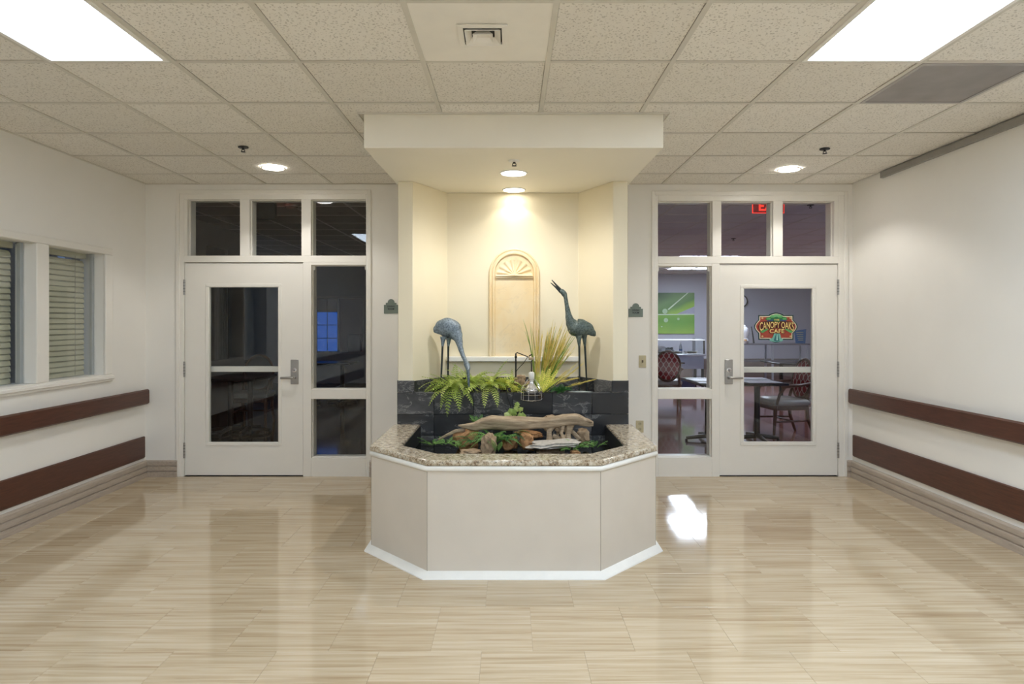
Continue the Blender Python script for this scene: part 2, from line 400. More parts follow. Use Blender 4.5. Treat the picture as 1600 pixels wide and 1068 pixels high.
# raised outer casing round each frame
for root, a, b, t in ((w1, 278, 578, 300), (w2, 1020, 1322, 302)):
    m = MB(); e = .045
    m.box(bx(a)-.012, YB-.014, 0 if root is w1 else 0, bx(a)+.02, YB-.001, bz(t)+.02); m.box(bx(b)-.02, YB-.014, 0, bx(b)+.012, YB-.001, bz(t)+.02); m.box(bx(a)+.02, YB-.014, bz(t)-.02, bx(b)-.02, YB-.001, bz(t)+.02)
    obj('casing', m, M['frame'], root, bevel=.003)
# small white clips in the top corners of the sidelights
for root, xs, yy in ((w1, (488.5, 570), 417), (w2, (1029.5, 1110), 419)):
    for x in xs: obj('corner_clip', MB().box(bx(x)-.012, GLY-.02, bz(yy+4), bx(x)+.012, GLY-.004, bz(yy-3)), M['white'], root, bevel=.003)

def door(name, x0, x1, yt, gx0, gx1, gy0, gy1, hinge_left, label, bar):
    X0, X1, ZT, ZB = bx(x0), bx(x1), bz(yt), bz(742.3)
    a, b, z0, z1 = bx(gx0), bx(gx1), bz(gy1), bz(gy0)
    D0, D1 = YB+.012, YB+.057; m = MB()
    for q in ((X0, ZB, a, ZT), (b, ZB, X1, ZT), (a, ZB, b, z0), (a, z1, b, ZT)): m.box(q[0], D0, q[1], q[2], D1, q[3])
    root = struct(obj(name, m, M['frame']), label)
    bd = MB(); w = .028
    for q in ((a-w, z0-w, b+w, z0), (a-w, z1, b+w, z1+w), (a-w, z0, a, z1), (b, z0, b+w, z1)): bd.box(q[0], D0-.007, q[1], q[2], D0+.001, q[3])
    for q in ((a, z0, b, z0+.006), (a, z1-.006, b, z1), (a, z0+.006, a+.006, z1-.006), (b-.006, z0+.006, b, z1-.006)): bd.box(q[0], D0-.005, q[1], q[2], D0+.016, q[3])
    obj('glazing_bead', bd, M['frame'], root, bevel=.003)
    obj('pane', MB().box(a, D0+.019, z0, b, D0+.025, z1), M['glass'], root)
    pb = obj('push_bar', MB().box(X0+.05, D1+.03, bz(bar[1]), X1-.05, D1+.075, bz(bar[0])), M['frame'], root, bevel=.005, label='pale push bar on the far face of the door')
    for x in (X0+.07, X1-.07): obj('bar_bracket', MB().box(x-.03, D1, bz(bar[1])-.01, x+.03, D1+.035, bz(bar[0])+.01), M['metal'], pb)
    hx = X0-.003 if hinge_left else X1+.003
    for yy in (448.5, 576.5, 703):
        hg = obj('hinge', MB().tube([(hx, D0-.012, bz(yy+12)), (hx, D0-.012, bz(yy-12))], .009, 10), M['metal'], root, smooth=40)
        for k in range(1, 5): obj('knuckle', MB().tube([(hx, D0-.012, bz(yy+12)+k*.0289), (hx, D0-.012, bz(yy+12)+k*.0289+.003)], .0098, 10), M['dark'], hg)
    s = 1 if hinge_left else -1                      # lever points towards the hinge side
    lx = bx(460) if hinge_left else bx(1139)
    pt = obj('lock_plate', MB().box(lx-.037, D0-.014, bz(600), lx+.037, D0, bz(561.5)), M['metal'], root, bevel=.004, label='satin metal lock plate')
    zc = bz(578); kr = MB()
    kr.loft([[(lx+rr*math.cos(2*PI*k/20), yy, zc+rr*math.sin(2*PI*k/20)) for k in range(20)] for rr, yy in ((.021, D0-.013), (.021, D0-.019), (.016, D0-.020), (.015, D0-.017))])
    cy = obj('lock_cylinder', kr, M['chrome'], pt, smooth=40)
    obj('keyhole', MB().box(lx-.002, D0-.0205, zc-.010, lx+.002, D0-.016, zc+.002), M['dark'], pt)
    zl = bz(589.5); lv = MB()
    lv.tube([(lx, D0-.012, zl), (lx, D0-.055, zl)], [.017, .012], 14)
    lv.tube([(lx, D0-.052, zl), (lx-s*.03, D0-.056, zl), (lx-s*.075, D0-.056, zl-.001), (lx-s*.118, D0-.050, zl-.002)], [.012, .012, .011, .010], 12)
    obj('lever_handle', lv, M['metal'], root, smooth=50, label='satin metal lever handle')
    return root
d1 = door('door_1', 288.3, 472.8, 410.6, 325.5, 435, 447.5, 691.5, True, 'cream door with tall dark glass leading to the unlit dining room', (573, 582))
d2 = door('door_2', 1125.2, 1309.2, 412.5, 1162, 1271, 449.5, 691, False, 'cream door with tall glass and round cafe emblem', (574, 583))
thr = MB().box(bx(288), YB, -.004, bx(473), YB+WT, .003); struct(obj('trim_1', thr, M['dark']), 'dark threshold under the left door')
thr = MB().box(bx(1125), YB, -.004, bx(1309), YB+WT, .003); struct(obj('trim_2', thr, M['dark']), 'dark threshold under the cafe door')

# ---- left wall window with blinds
m = MB(); TX = XL+.022
OPEN = [(4.92, 5.61), (4.10, 4.79), (3.28, 3.97)]
m2 = MB(); m2.box(XL, WY0-.1, .953, TX, WY1+.1, WZ0); m2.box(XL, WY0-.1, WZ1, TX, WY1+.1, 2.09); m2.box(XL, WY1, WZ0, TX, WY1+.1, WZ1); m2.box(XL, WY0-.1, WZ0, TX, WY0, WZ1)
for a, b in ((4.79, 4.92), (3.97, 4.10)): m2.box(XL-.14, a, WZ0, TX, b, WZ1)
w3 = struct(obj('window_3', m2, M['frame'], bevel=.006), 'cream framed three part window with closed blinds in the left wall')
obj('sill_nose', MB().box(XL, WY0-.11, .972, TX+.012, WY1+.11, 1.0), M['frame'], w3, bevel=.006)
M['officewall'] = plain('office_wall', (.35,.34,.30), .7)
M['blind'] = plain('blind_slat', (.50,.49,.38), .5, var=.04)
M['cord'] = plain('cord', (.35,.34,.28), .8)
for i, (a, b) in enumerate(OPEN):
    obj('pane', MB().box(XL-.078, a, WZ0, XL-.072, b, WZ1), M['glass'], w3)
    obj('glazing_stop', MB().box(XL-.10, b-.03, WZ0, XL-.08, b, WZ1), M['alu'], w3)
    nm = ['beside the wall corner', 'in the middle opening', 'in the nearest opening'][i]
    bl = thing('window_blind', 'closed beige slatted blind behind the left wall window, '+nm, 'blind', (XL-.15, (a+b)/2, WZ0), 'blinds of the left wall window')
    obj('head_rail', MB().box(XL-.175, a+.01, WZ1-.045, XL-.125, b-.035, WZ1-.003), M['blind'], bl)
    n = 22; pitch = (WZ1-.05-WZ0-.02)/n; ang = math.radians(68); dx = .026*math.cos(ang); dz = .026*math.sin(ang)
    sl = MB(); xc = XL-.15
    zq = WZ0+.027; pr = [(xc+dx, zq-dz), (xc+.003, zq+.003), (xc-dx, zq+dz), (xc-dx+.001, zq+dz+.002), (xc+.005, zq+.005), (xc+dx+.001, zq-dz+.002)]
    sl.v = []; nn = len(pr)
    sl.add([(p[0], a+.012, p[1]) for p in pr]+[(p[0], b-.036, p[1]) for p in pr], [list(range(nn)), list(range(nn, 2*nn))[::-1]]+[(k, (k+1) % nn, nn+(k+1) % nn, nn+k) for k in range(nn)])
    first = obj('slat', sl, M['blind'], bl)
    for k in range(1, n):
        s2 = first.copy(); C.objects.link(s2); s2.location.z += k*pitch
    for yy in (a+.16, b-.18): obj('ladder_cord', MB().box(XL-.124, yy-.002, WZ0+.01, XL-.121, yy+.002, WZ1-.03), M['cord'], bl)
struct(obj('wall_office', MB().box(XL-.9, WY0-.6, .4, XL-.8, WY1+.6, 2.7), M['officewall']), 'dim office wall behind the blinds')

# ---- rails on the side walls
def rail(name, x, s, y0, y1, z0, z1, t, off, label, grp):
    # s=+1: projects towards +x ; board with eased front edges and brackets
    root = thing(name, label, 'handrail' if name == 'handrail' else 'rail', (x, (y0+y1)/2, z0), grp)
    xa, xb = x+s*off, x+s*(off+t); e = min(.012, t/3)
    poly = [(xa, z0+e*.5), (xb-s*e, z0), (xb, z0+e), (xb, z1-e), (xb-s*e, z1), (xa, z1-e*.5)]
    m = MB(); n = len(poly)
    rings = []
    for yy, k in ((y0, 1), (y1-.02, 1), (y1-.005, .93), (y1, .75)):
        cz = (z0+z1)/2
        rings.append([Vector((xa+(p[0]-xa)*(1 if k == 1 else k), yy, cz+(p[1]-cz)*(1 if k == 1 else .97 if k > .8 else .92))) for p in poly])
    m.loft(rings); obj('board', m, M['railwood'], root, smooth=35)
    if off > .01:
        yy = y1-.12
        while yy > y0: obj('bracket', MB().box(x, yy-.03, (z0+z1)/2-.03, xa, yy+.03, (z0+z1)/2+.03), M['railwood'], root); yy -= 1.2
    return root
rail('handrail', XL, 1, YR+.05, 6.2, .695, .835, .038, .035, 'upper dark brown wooden handrail below the left wall window', 'wooden wall rails')
rail('bumper_rail', XL, 1, YR+.05, 6.22, .185, .39, .022, .0, 'lower wide brown bumper board above the left baseboard', 'wooden wall rails')
rail('handrail', XR, -1, YR+.05, 6.2, .70, .84, .038, .035, 'upper dark brown wooden handrail on the right wall', 'wooden wall rails')
rail('bumper_rail', XR, -1, YR+.05, 6.22, .20, .405, .022, .0, 'lower wide brown bumper board above the right baseboard', 'wooden wall rails')
rw = tag(obj('wall_raceway', MB().box(XR-.03, YR+.1, CEIL-.055, XR, 5.74, CEIL-.004), plain('raceway_grey', (.30,.29,.27), .5), bevel=.004), 'grey raceway strip along the top of the right wall', 'raceway')

# ================================================================== CEILING FIXTURES
TUBES = [emit('diffuser_light', (.78, .92, 1.08), TROFFER*k) for k in (.48, .95, 1.95, .85)]
TL = ['bright fluorescent ceiling panel at upper left, nearest the blinds window', 'bright fluorescent ceiling panel at upper right, beside the grey grille',
      'fluorescent ceiling panel behind the viewpoint in the middle', 'fluorescent ceiling panel behind the viewpoint on the right']
for ((xa, xb), (ya, yb)), lb, tube_m in zip(TROFS, TL, TUBES):
    xa += .0125; xb -= .0125; ya += .0125; yb -= .0125
    t = thing('ceiling_light', lb, 'ceiling light', ((xa+xb)/2, (ya+yb)/2, CEIL), 'fluorescent ceiling panels')
    fm = MB(); w = .024
    for q in ((xa, ya, xb, ya+w), (xa, yb-w, xb, yb), (xa, ya+w, xa+w, yb-w), (xb-w, ya+w, xb, yb-w)): fm.box(q[0], q[1], CEIL-.006, q[2], q[3], CEIL+.02)
    obj('frame', fm, M['white'], t, bevel=.003)
    obj('diffuser', MB().box(xa+w, ya+w, CEIL+.004, xb-w, yb-w, CEIL+.010), tube_m, t)
def downlight(x, y, z, rad, col, watts, label, grp, spot=1.9, est=14, blend=.35, soft=.05):
    t = thing('recessed_downlight', label, 'downlight', (x, y, z), grp)
    tr = MB(); n = 28
    tr.loft([[(x+r_*math.cos(2*PI*k/n), y+r_*math.sin(2*PI*k/n), z+h) for k in range(n)] for r_, h in ((rad*1.13, 0), (rad*1.10, -.006), (rad*1.0, -.008), (rad*.96, -.002))], cap=False)
    obj('trim_ring', tr, M['white'], t, smooth=50)
    lens = MB().lathe([(rad*.97, z-.001), (rad*.97, z-.003), (rad*.5, z-.0045), (.001, z-.005)], 28, (x, y, 0))
    obj('lens', lens, emit('downlight_lens', col, est), t, smooth=60)
    lamp('downlight_lamp', 'SPOT', (x, y, z-.012), watts, col, t, spot_size=spot, spot_blend=blend, shadow_soft_size=soft)
    return t
downlight(-2.0, 5.58, CEIL, .088, (1, .96, .90), DOWN_W, 'round ceiling downlight in front of the left door', 'round downlights', 2.3)
downlight(2.38, 5.64, CEIL, .088, (1, .96, .90), DOWN_W, 'round ceiling downlight in front of the cafe door', 'round downlights', 2.3)
downlight(FC+.004, 4.83, 2.55, .092, (1, .97, .92), NICHE_W*1.02, 'front round downlight in the soffit underside', 'soffit downlights', 2.75, 7, .7, .010)
downlight(FC+.010, 5.44, 2.55, .088, (1, .93, .78), NICHE_W*.12, 'rear round downlight in the soffit near the niche wall', 'soffit downlights', 2.0, 6, .25, .02)
def sprinkler(x, y, z, label, rad=.038):
    t = thing('sprinkler_head', label, 'sprinkler', (x, y, z), 'ceiling sprinkler heads')
    obj('escutcheon', MB().lathe([(rad, z), (rad*.95, z-.006), (.012, z-.010)], 16, (x, y, 0)), M['dark'] if rad < .04 else M['white'], t, smooth=40)
    b = MB(); b.tube([(x, y, z-.005), (x, y, z-.02)], .009, 8)
    for s in (-1, 1): b.tube([(x+s*.006, y, z-.016), (x+s*.013, y, z-.024), (x+s*.006, y, z-.034)], .003, 6)
    obj('frame_arms', b, M['dark'], t)
    obj('deflector', MB().lathe([(.003, z-.033), (.017, z-.034), (.017, z-.037), (.003, z-.038)], 12, (x, y, 0)), M['dark'], t)
sprinkler(-1.99, 4.93, CEIL+.001, 'small dark sprinkler head on the ceiling above the left door')
sprinkler(2.37, 4.98, CEIL+.001, 'small dark sprinkler head on the ceiling above the cafe door')
sprinkler(FC+.006, 4.468, 2.55, 'small sprinkler head under the soffit in front of the downlights', .040)

# white panel with supply diffuser
xa, xb, ya, yb = GX[5]+.012, GX[6]-.012, GY[6]+.012, GY[5]-.012
t = thing('air_diffuser', 'white ceiling panel with a small square air diffuser above the fountain', 'air vent', ((xa+xb)/2, (ya+yb)/2, CEIL))
cx, cy = (xa+xb)/2, (ya+yb)/2; h = .098
m = MB()
for q in ((xa, ya, xb, cy-h), (xa, cy+h, xb, yb), (xa, cy-h, cx-h, cy+h), (cx+h, cy-h, xb, cy+h)): m.box(q[0], q[1], CEIL+.003, q[2], q[3], CEIL+.012)
obj('panel', m, M['vent'], t)
def sqring(ro, zo, ri, zi, th=.003):
    return MB().loft([[(cx+sx*r_, cy+sy*r_, z) for sx, sy in ((-1,-1),(1,-1),(1,1),(-1,1))] for r_, z in ((ro, zo), (ri, zi), (ri, zi+th), (ro, zo+th), (ro, zo))], cap=False)
obj('outer_flange', sqring(.112, CEIL-.003, .086, CEIL-.006), M['vent'], t)
obj('cone', sqring(.080, CEIL-.014, .052, CEIL+.012), M['vent'], t)
obj('cone', sqring(.045, CEIL-.016, .028, CEIL+.004), M['vent'], t)
obj('core_plate', MB().box(cx-.029, cy-.029, CEIL+.002, cx+.029, cy+.029, CEIL+.005), M['vent'], t)
obj('duct', MB().box(cx-h, cy-h, CEIL+.024, cx+h, cy+h, CEIL+.029), M['dark'], t)
# grey perforated return grille
xa, xb, ya, yb = GX[9]+.012, GX[10]-.012, GY[5]+.012, GY[4]-.012
t = thing('return_air_grille', 'grey square perforated return grille in the ceiling near the right wall', 'air vent', ((xa+xb)/2, (ya+yb)/2, CEIL))
fm = MB(); w = .02
for q in ((xa, ya, xb, ya+w), (xa, yb-w, xb, yb), (xa, ya+w, xa+w, yb-w), (xb-w, ya+w, xb, yb-w)): fm.box(q[0], q[1], CEIL-.003, q[2], q[3], CEIL+.01)
obj('frame', fm, M['grille'], t)
n = 60
sl = MB().box(xa+w, ya+w+.001, CEIL+.001, xb-w, ya+w+.0065, CEIL+.004); first = obj('louvre', sl, M['grille'], t)
step = (yb-ya-2*w)/n
for k in range(1, n):
    c = first.copy(); C.objects.link(c); c.location.y += k*step
obj('backing', MB().box(xa, ya, CEIL+.011, xb, yb, CEIL+.014), plain('grille_back', (.36,.34,.33), .8), t)
obj('duct_mouth', MB().box(xa+.16, ya+.16, CEIL+.009, xb-.16, yb-.16, CEIL+.0108), M['dark'], t)
# ================================================================== FOUNTAIN BASIN
OUT = [(FC-.910, 5.112), (FC-.910, 4.233), (FC-.497, 3.787), (FC+.497, 3.787), (FC+.910, 4.233), (FC+.910, 5.112)]
INN = [(FC-.715, 5.105), (FC-.715, 4.245), (FC-.455, 3.970), (FC+.455, 3.970), (FC+.715, 4.245), (FC+.715, 5.105)]
basin = thing('fountain_basin', 'beige panelled fountain basin with speckled granite rim and murky pond', 'fountain', (FC, 4.4, 0))
nm = ['return_panel', 'angled_panel', 'front_panel', 'angled_panel', 'return_panel']
for k in range(5):
    a, b, c, d = OUT[k], OUT[k+1], INN[k+1], INN[k]
    obj(nm[k], MB().prism([a, b, c, d], .002, .632), M['panel'], basin)
# granite rim, one slab, slightly overhanging
def offs(path, o):
    return [(p.x, p.y) for p in MB().sweep(path, [(o, 0), (o, 1)]).v[::2]]
go = offs(OUT, -.012) if Vector(offs(OUT, .01)[2]).y > OUT[2][1] else offs(OUT, .012)
sgn = -1 if Vector(offs(OUT, .01)[2]).y > OUT[2][1] else 1
obj('granite_rim', MB().prism(go+INN[::-1], .637, .672), M['granite'], basin, bevel=.010, seg=3, label='speckled tan granite rim')
obj('bead_trim', MB().sweep(OUT, [(sgn*o, z) for o, z in ((0, .605), (.006, .606), (.012, .612), (.0135, .620), (.011, .629), (.006, .636), (0, .636))]), M['white'], basin, smooth=50, label='white bead under the granite')
obj('base_trim', MB().sweep(OUT, [(sgn*o, z) for o, z in ((0, .0), (.044, .0), (.042, .006), (.020, .022), (.006, .034), (0, .036))]), M['white'], basin, smooth=35, label='white flared base trim')
for p in OUT[1:5]:   # thin darker tan lines at the corner seams
    obj('corner_seam', MB().tube([(p[0], p[1]-.0005, .036), (p[0], p[1]-.0005, .604)], .0018, 6), plain('seam_tan', (.40,.35,.29), .6), basin)
inn2 = [(p[0]*.992+FC*.008, p[1]+.004) for p in INN]
obj('pond_liner', MB().prism(inn2, .38, .40), M['liner'], basin)
WATER = .545
obj('water', MB().prism(inn2, WATER-.006, WATER), M['water'], basin, label='dark still pond water')
for k in range(5):
    a, b = Vector(INN[k]), Vector(INN[k+1]); d = (b-a).normalized(); n = Vector((d.y, -d.x))*-sgn
    obj('liner_wall', MB().prism([a, b, b+n*.004, a+n*.004], .40, .660), M['liner'], basin)

# ---- rocks and driftwood
M['tanrock'] = grain('tan_rock', (.20,.13,.075), (.46,.34,.22), (6,6,6), .85, bump=.5)
M['orange'] = grain('orange_rock', (.22,.10,.04), (.52,.29,.13), (6,6,6), .8, bump=.5)
M['grey'] = grain('grey_flat_stone', (.30,.28,.25), (.56,.53,.49), (7,7,4), .8, bump=.3)
M['wood'] = grain('driftwood', (.16,.105,.06), (.52,.41,.28), (1.5,14,14), .85, bump=.6)
M['ice'] = plain('pale_blue_stone', (.42,.50,.52), .25, var=.2, scale=40)
def rock(name, c, r, mat_, label, cat='rock', seed=0, cubic=0.0, rot=0, grp='pond rocks'):
    bm = bmesh.new(); bmesh.ops.create_icosphere(bm, subdivisions=3, radius=1)
    mb = MB(); off = Vector((seed*3.7, seed*1.3, seed*2.1)); cr, sr = math.cos(rot), math.sin(rot)
    for v in bm.verts:
        p = v.co.normalized()
        if cubic:
            q = p/max(abs(p.x), abs(p.y), abs(p.z)); p = p.lerp(q, cubic)
        k = 1+.30*mnoise.noise(p*1.3+off)+.20*mnoise.cell(p*2.2+off)*.5+.14*mnoise.noise(p*3.1+off)+.10*mnoise.noise(p*7+off)
        p = Vector((p.x*r[0]*k, p.y*r[1]*k, p.z*r[2]*k))
        mb.v.append(Vector((c[0]+p.x*cr-p.z*sr, c[1]+p.y, c[2]+p.x*sr+p.z*cr)))
    mb.f = [[v.index for v in f.verts] for f in bm.faces]; bm.free()
    return tag(obj(name, mb, mat_, smooth=24), label, cat, grp)
def R(px, py, Y): p = P(px, py, Y); return (p.x, p.y, p.z)
rock('stone', R(729, 686, 4.78), (.085, .06, .075), M['orange'], 'orange sandstone rock under the left end of the driftwood', seed=1, cubic=.4)
rock('stone', R(764, 696, 4.50), (.052, .05, .075), M['tanrock'], 'upright tan rock at the front middle of the pond', seed=2, cubic=.6)
rock('stone', R(797, 690, 4.72), (.055, .04, .055), M['orange'], 'small rusty rock between ferns under the driftwood', seed=3, cubic=.3)
rock('stone', R(824, 690, 4.68), (.05, .05, .06), M['orange'], 'pitted orange rock left of the flat grey stone', seed=5, cubic=.5)
rock('stone', R(828, 678, 4.86), (.10, .05, .028), M['orange'], 'long smooth orange stone lying under the driftwood', seed=6, rot=-.12)
rock('stone', R(866, 693, 4.60), (.165, .09, .020), M['grey'], 'wide flat grey stone slab at the right of the pond', seed=8, cubic=.75, rot=.06)
rock('stone', R(858, 701, 4.66), (.10, .07, .030), M['tanrock'], 'dark support stone beneath the flat grey slab', seed=18, cubic=.5)
rock('stone', R(912, 681, 4.80), (.045, .045, .055), M['tanrock'], 'round tan rock below the right end of the driftwood', seed=9, cubic=.4)
rock('stone', R(736, 706, 4.50), (.075, .05, .022), M['tanrock'], 'low brown stone at the pond front edge', seed=10, cubic=.4)
rock('stone', R(899, 707, 4.52), (.035, .03, .022), M['orange'], 'little reddish stone among the sprigs at the right', seed=11)
rock('stone', R(858, 654, 4.93), (.05, .04, .03), M['tanrock'], 'pale stone peeking over the back of the driftwood', seed=12)
rock('stone', R(858, 664, 4.92), (.045, .05, .05), M['tanrock'], 'hidden tan stone behind the driftwood', seed=13)

def logmesh(path, seed, n=22, rough=.22, flat=.8):
    mb = MB(); rings = []; off = Vector((seed*5.1, seed, 0))
    pts = []
    for i in range(len(path)-1):
        (a, ra), (b, rb) = path[i], path[i+1]
        for s in range(7): f = s/7; pts.append((Vector(a).lerp(Vector(b), f), ra+(rb-ra)*f))
    pts.append((Vector(path[-1][0]), path[-1][1]))
    for i, (p, r_) in enumerate(pts):
        t = (pts[min(i+1, len(pts)-1)][0]-pts[max(i-1, 0)][0]).normalized(); u = Vector((0,1,0)) if abs(t.y) < .8 else Vector((0,0,1))
        sd = t.cross(u).normalized(); up = sd.cross(t)
        ring = []
        for k in range(n):
            a = 2*PI*k/n; dirv = sd*math.cos(a)+up*math.sin(a)*flat
            q = p+dirv*r_
            kf = 1+rough*mnoise.noise(Vector((q.x*4, q.y*16, q.z*16))+off)*1.6+.10*math.sin(a*5+seed)+.07*math.sin(a*3+p.x*9)+.10*abs(mnoise.noise(Vector((q.x*9, q.y*40, q.z*40))+off))
            ring.append(p+dirv*r_*kf)
        rings.append(ring)
    return mb.loft(rings)
lg = thing('driftwood_log', 'long weathered driftwood log lying across the pond', 'driftwood', P(820, 690, 4.75))
YL = 4.75
path = [(P(716, 664.5, YL), .006), (P(728, 666, YL), .018), (P(742, 666, YL), .030), (P(755, 661, YL), .044), (P(768, 660, YL), .050), (P(790, 662, YL), .048), (P(820, 662, YL), .044),
        (P(850, 660, YL), .040), (P(880, 656, YL), .040), (P(900, 655, YL), .040), (P(908, 658, YL), .034), (P(920, 662, YL), .024), (P(927, 662, YL), .016)]
obj('trunk', logmesh(path, 1), M['wood'], lg, smooth=60)
obj('branch', logmesh([(P(726, 671, YL+.02), .016), (P(712, 673, YL-.01), .013), (P(698, 679, YL-.03), .010), (P(685, 686, YL-.05), .005)], 2, 8), M['wood'], lg, smooth=60)
obj('branch', logmesh([(P(905, 659, YL), .022), (P(918, 657, YL-.02), .018), (P(926, 659, YL-.03), .009)], 3, 8), M['wood'], lg, smooth=60)
st = thing('root_stump', 'gnarled root stump propping up the right end of the driftwood', 'driftwood', P(872, 690, 4.76))
for i, (a, b, c, r0) in enumerate((((862,664),(858,674),(859,690),.020), ((870,666),(872,676),(866,690),.013), ((880,664),(877,676),(882,688),.012), ((891,662),(888,674),(886,690),.022), ((868,668),(880,672),(890,668),.014), ((884,667),(896,676),(906,686),.013), ((864,680),(874,684),(884,681),.012))):
    dy = (-.02, .03, -.03, .0, .02, .02, -.02)[i]
    obj('root', logmesh([(P(*a, 4.76+dy*.5), r0*1.3), (P(*b, 4.76+dy), r0*.95), (P(*c, 4.74+dy), r0*1.3)], 10+i, 9), M['wood'], st, smooth=60)

# ================================================================== PLANTS
def leafmat(name, a, b, c):
    t = NT(name); v = t.pos(); oi = t.n('ShaderNodeObjectInfo').outputs['Random']
    f = t.math('ADD', t.math('MULTIPLY', t.noise(v, 24, 3), .65), t.math('MULTIPLY', oi, .35))
    t.base(t.ramp(f, [(.28, a), (.5, b), (.75, c)]), .45)
    tl = t.n('ShaderNodeBsdfTranslucent'); t.set(tl, 'Color', (*[min(1, x*1.2) for x in c], 1))
    mx = t.n('ShaderNodeMixShader'); t.set(mx, 0, .22); t.set(mx, 1, t.b.outputs[0]); t.set(mx, 2, tl.outputs[0]); t.t.links.new(mx.outputs[0], t.out.inputs[0])
    return t.m
M['fern'] = leafmat('fern_leaf', (.18,.29,.04), (.42,.55,.10), (.70,.76,.26))
M['fernY'] = leafmat('yellow_fern_leaf', (.34,.42,.05), (.66,.70,.10), (.85,.82,.22))
M['fernD'] = leafmat('dark_leaf', (.012,.07,.018), (.03,.14,.035), (.08,.25,.07))
M['aqua'] = leafmat('aquatic_leaf', (.05,.15,.03), (.13,.32,.07), (.32,.52,.15))
M['ivy'] = leafmat('ivy_leaf', (.18,.32,.06), (.38,.52,.14), (.60,.68,.30))
M['blade'] = leafmat('grass_blade', (.08,.20,.03), (.20,.36,.07), (.44,.50,.13))
M['plume'] = leafmat('dry_plume', (.56,.44,.08), (.78,.64,.17), (.90,.80,.36))
def frond(base, az, L, e0, e1, w, n=20, roll=0.0):
    mb = MB(); p = Vector(base); h = Vector((math.cos(az), math.sin(az), 0)); sd0 = Vector((-math.sin(az), math.cos(az), 0)); pts = [p.copy()]; st_ = L/n
    for i in range(n):
        t = i/(n-1); e = e0+(e1-e0)*t**.9
        tan = h*math.cos(e)+Vector((0,0,1))*math.sin(e); nrm = -h*math.sin(e)+Vector((0,0,1))*math.cos(e)
        sd = (sd0*math.cos(roll)+nrm*math.sin(roll)).normalized(); nr2 = sd.cross(tan)
        p = p+tan*st_; pts.append(p.copy())
        ll = w*min(1, (.35+t*2.2))*(1-t**2.2)**.8+.004
        for s in (-1, 1):
            d = (sd*s+tan*.38-nr2*s*0+Vector((0,0,-.18))).normalized(); b = p+tan*(st_*.3 if s > 0 else -.0)
            wv = tan*st_*.34; m1 = b+d*ll*.42+Vector((0,0,.004))
            mb.add([b-wv*.35, m1-wv, b+d*ll, m1+wv, b+wv*.35], [(0,1,2,3,4)])
    rr = [.0022*(1-.8*i/n) for i in range(n+1)]
    mb.tube(pts, rr, 5); return mb
def fern(name, base, specs, mat_, label, grp, w=.045, n=18):
    root = thing(name, label, 'plant', base, grp)
    if base[2] > .9: obj('crown', MB().lathe([(.03, zS-.002), (.035, zS+.02), (.02, base[2]), (.002, base[2]+.01)], 10, (base[0], base[1], 0)), M['soil'], root, smooth=50)
    for az, L, e0, e1 in specs:
        b = (base[0]+.02*math.cos(az), base[1]+.02*math.sin(az), base[2])
        obj('frond', frond(b, az, L, e0, e1, w*random.uniform(.85, 1.15), n, random.uniform(-.35, .35)), mat_, root)
    return root
def rnd_specs(k, L0, L1, a0, a1, e=(.5, 1.3), d=(-.9, -.1)):
    return [(a0+(a1-a0)*(i+random.uniform(.1, .9))/k, random.uniform(L0, L1), random.uniform(*e), random.uniform(*d)) for i in range(k)]
D = math.radians
zS = .872
def B(px, Y, z=zS): return ((px-VX)*Y/F, Y, z)
random.seed(11)
fern('potted_fern', B(710, 5.21, .93), rnd_specs(20, .20, .30, D(145), D(395), (.35, 1.2), (-1.2, -.3))+rnd_specs(8, .16, .24, D(20), D(340), (1.0, 1.5), (-.4, .6))
     +[(D(198), .29, .30, -.65), (D(182), .25, .75, .1), (D(225), .27, .25, -1.0), (D(262), .33, .3, -1.5), (D(246), .26, .25, -1.3), (D(284), .28, .3, -1.4), (D(90), .20, 1.3, 1.2)], M['fern'], 'large spreading green fern under the bowing crane statue', 'planter ferns', .042, 13)
fern('potted_fern', B(762, 5.21, .94), rnd_specs(18, .20, .29, D(150), D(390), (.6, 1.45), (-1.1, .1))+[(D(265), .26, .35, -1.4), (D(292), .26, .35, -1.35), (D(30), .27, 1.2, .7), (D(345), .24, .9, -.4), (D(320), .24, .8, -.6)], M['fern'], 'bushy green fern in the middle of the planter left of the lamp', 'planter ferns', .040, 13)
fern('potted_fern', B(736, 5.25, .94), rnd_specs(14, .17, .25, D(150), D(390), (.9, 1.5), (-.8, .4)), M['fern'], 'green fern between the two larger ferns behind the bowing crane head', 'planter ferns', .038, 12)
fern('potted_fern', B(786, 5.20, .93), rnd_specs(13, .15, .22, D(140), D(400), (.7, 1.5), (-1.0, .5)), M['fernY'], 'short dense yellow green fern in front of the lamp post', 'planter ferns', .034, 12)
fern('potted_fern', B(798, 5.16, .915), [(D(75), .17, 1.5, 1.4), (D(20), .17, .7, .1), (D(310), .13, .5, -.4), (D(340), .14, .7, -.2), (D(15), .17, .35, -.15), (D(200), .15, 1.1, .5), (D(290), .14, .8, .0)], M['fernY'], 'small yellow fern fronds right before the hanging bulb', 'planter ferns', .026, 12)
fern('potted_fern', B(845, 5.13, .915), [(D(20), .20, 1.05, .75), (D(45), .20, 1.25, 1.0), (D(350), .17, .9, .5), (D(70), .17, 1.4, 1.3), (D(5), .20, .75, .6), (D(30), .22, .95, .85), (D(330), .15, 1.0, .6), (D(110), .15, 1.4, 1.3)], M['fernY'], 'bright yellow fern at the foot of the tall grass', 'planter ferns', .036, 13)
fern('leafy_plant', B(876, 5.14, .915), rnd_specs(22, .07, .12, 0, D(360), (.5, 1.4), (-.9, .3)), M['fernD'], 'low dark green plant between yellow fern and right crane', 'planter greenery', .026, 10)
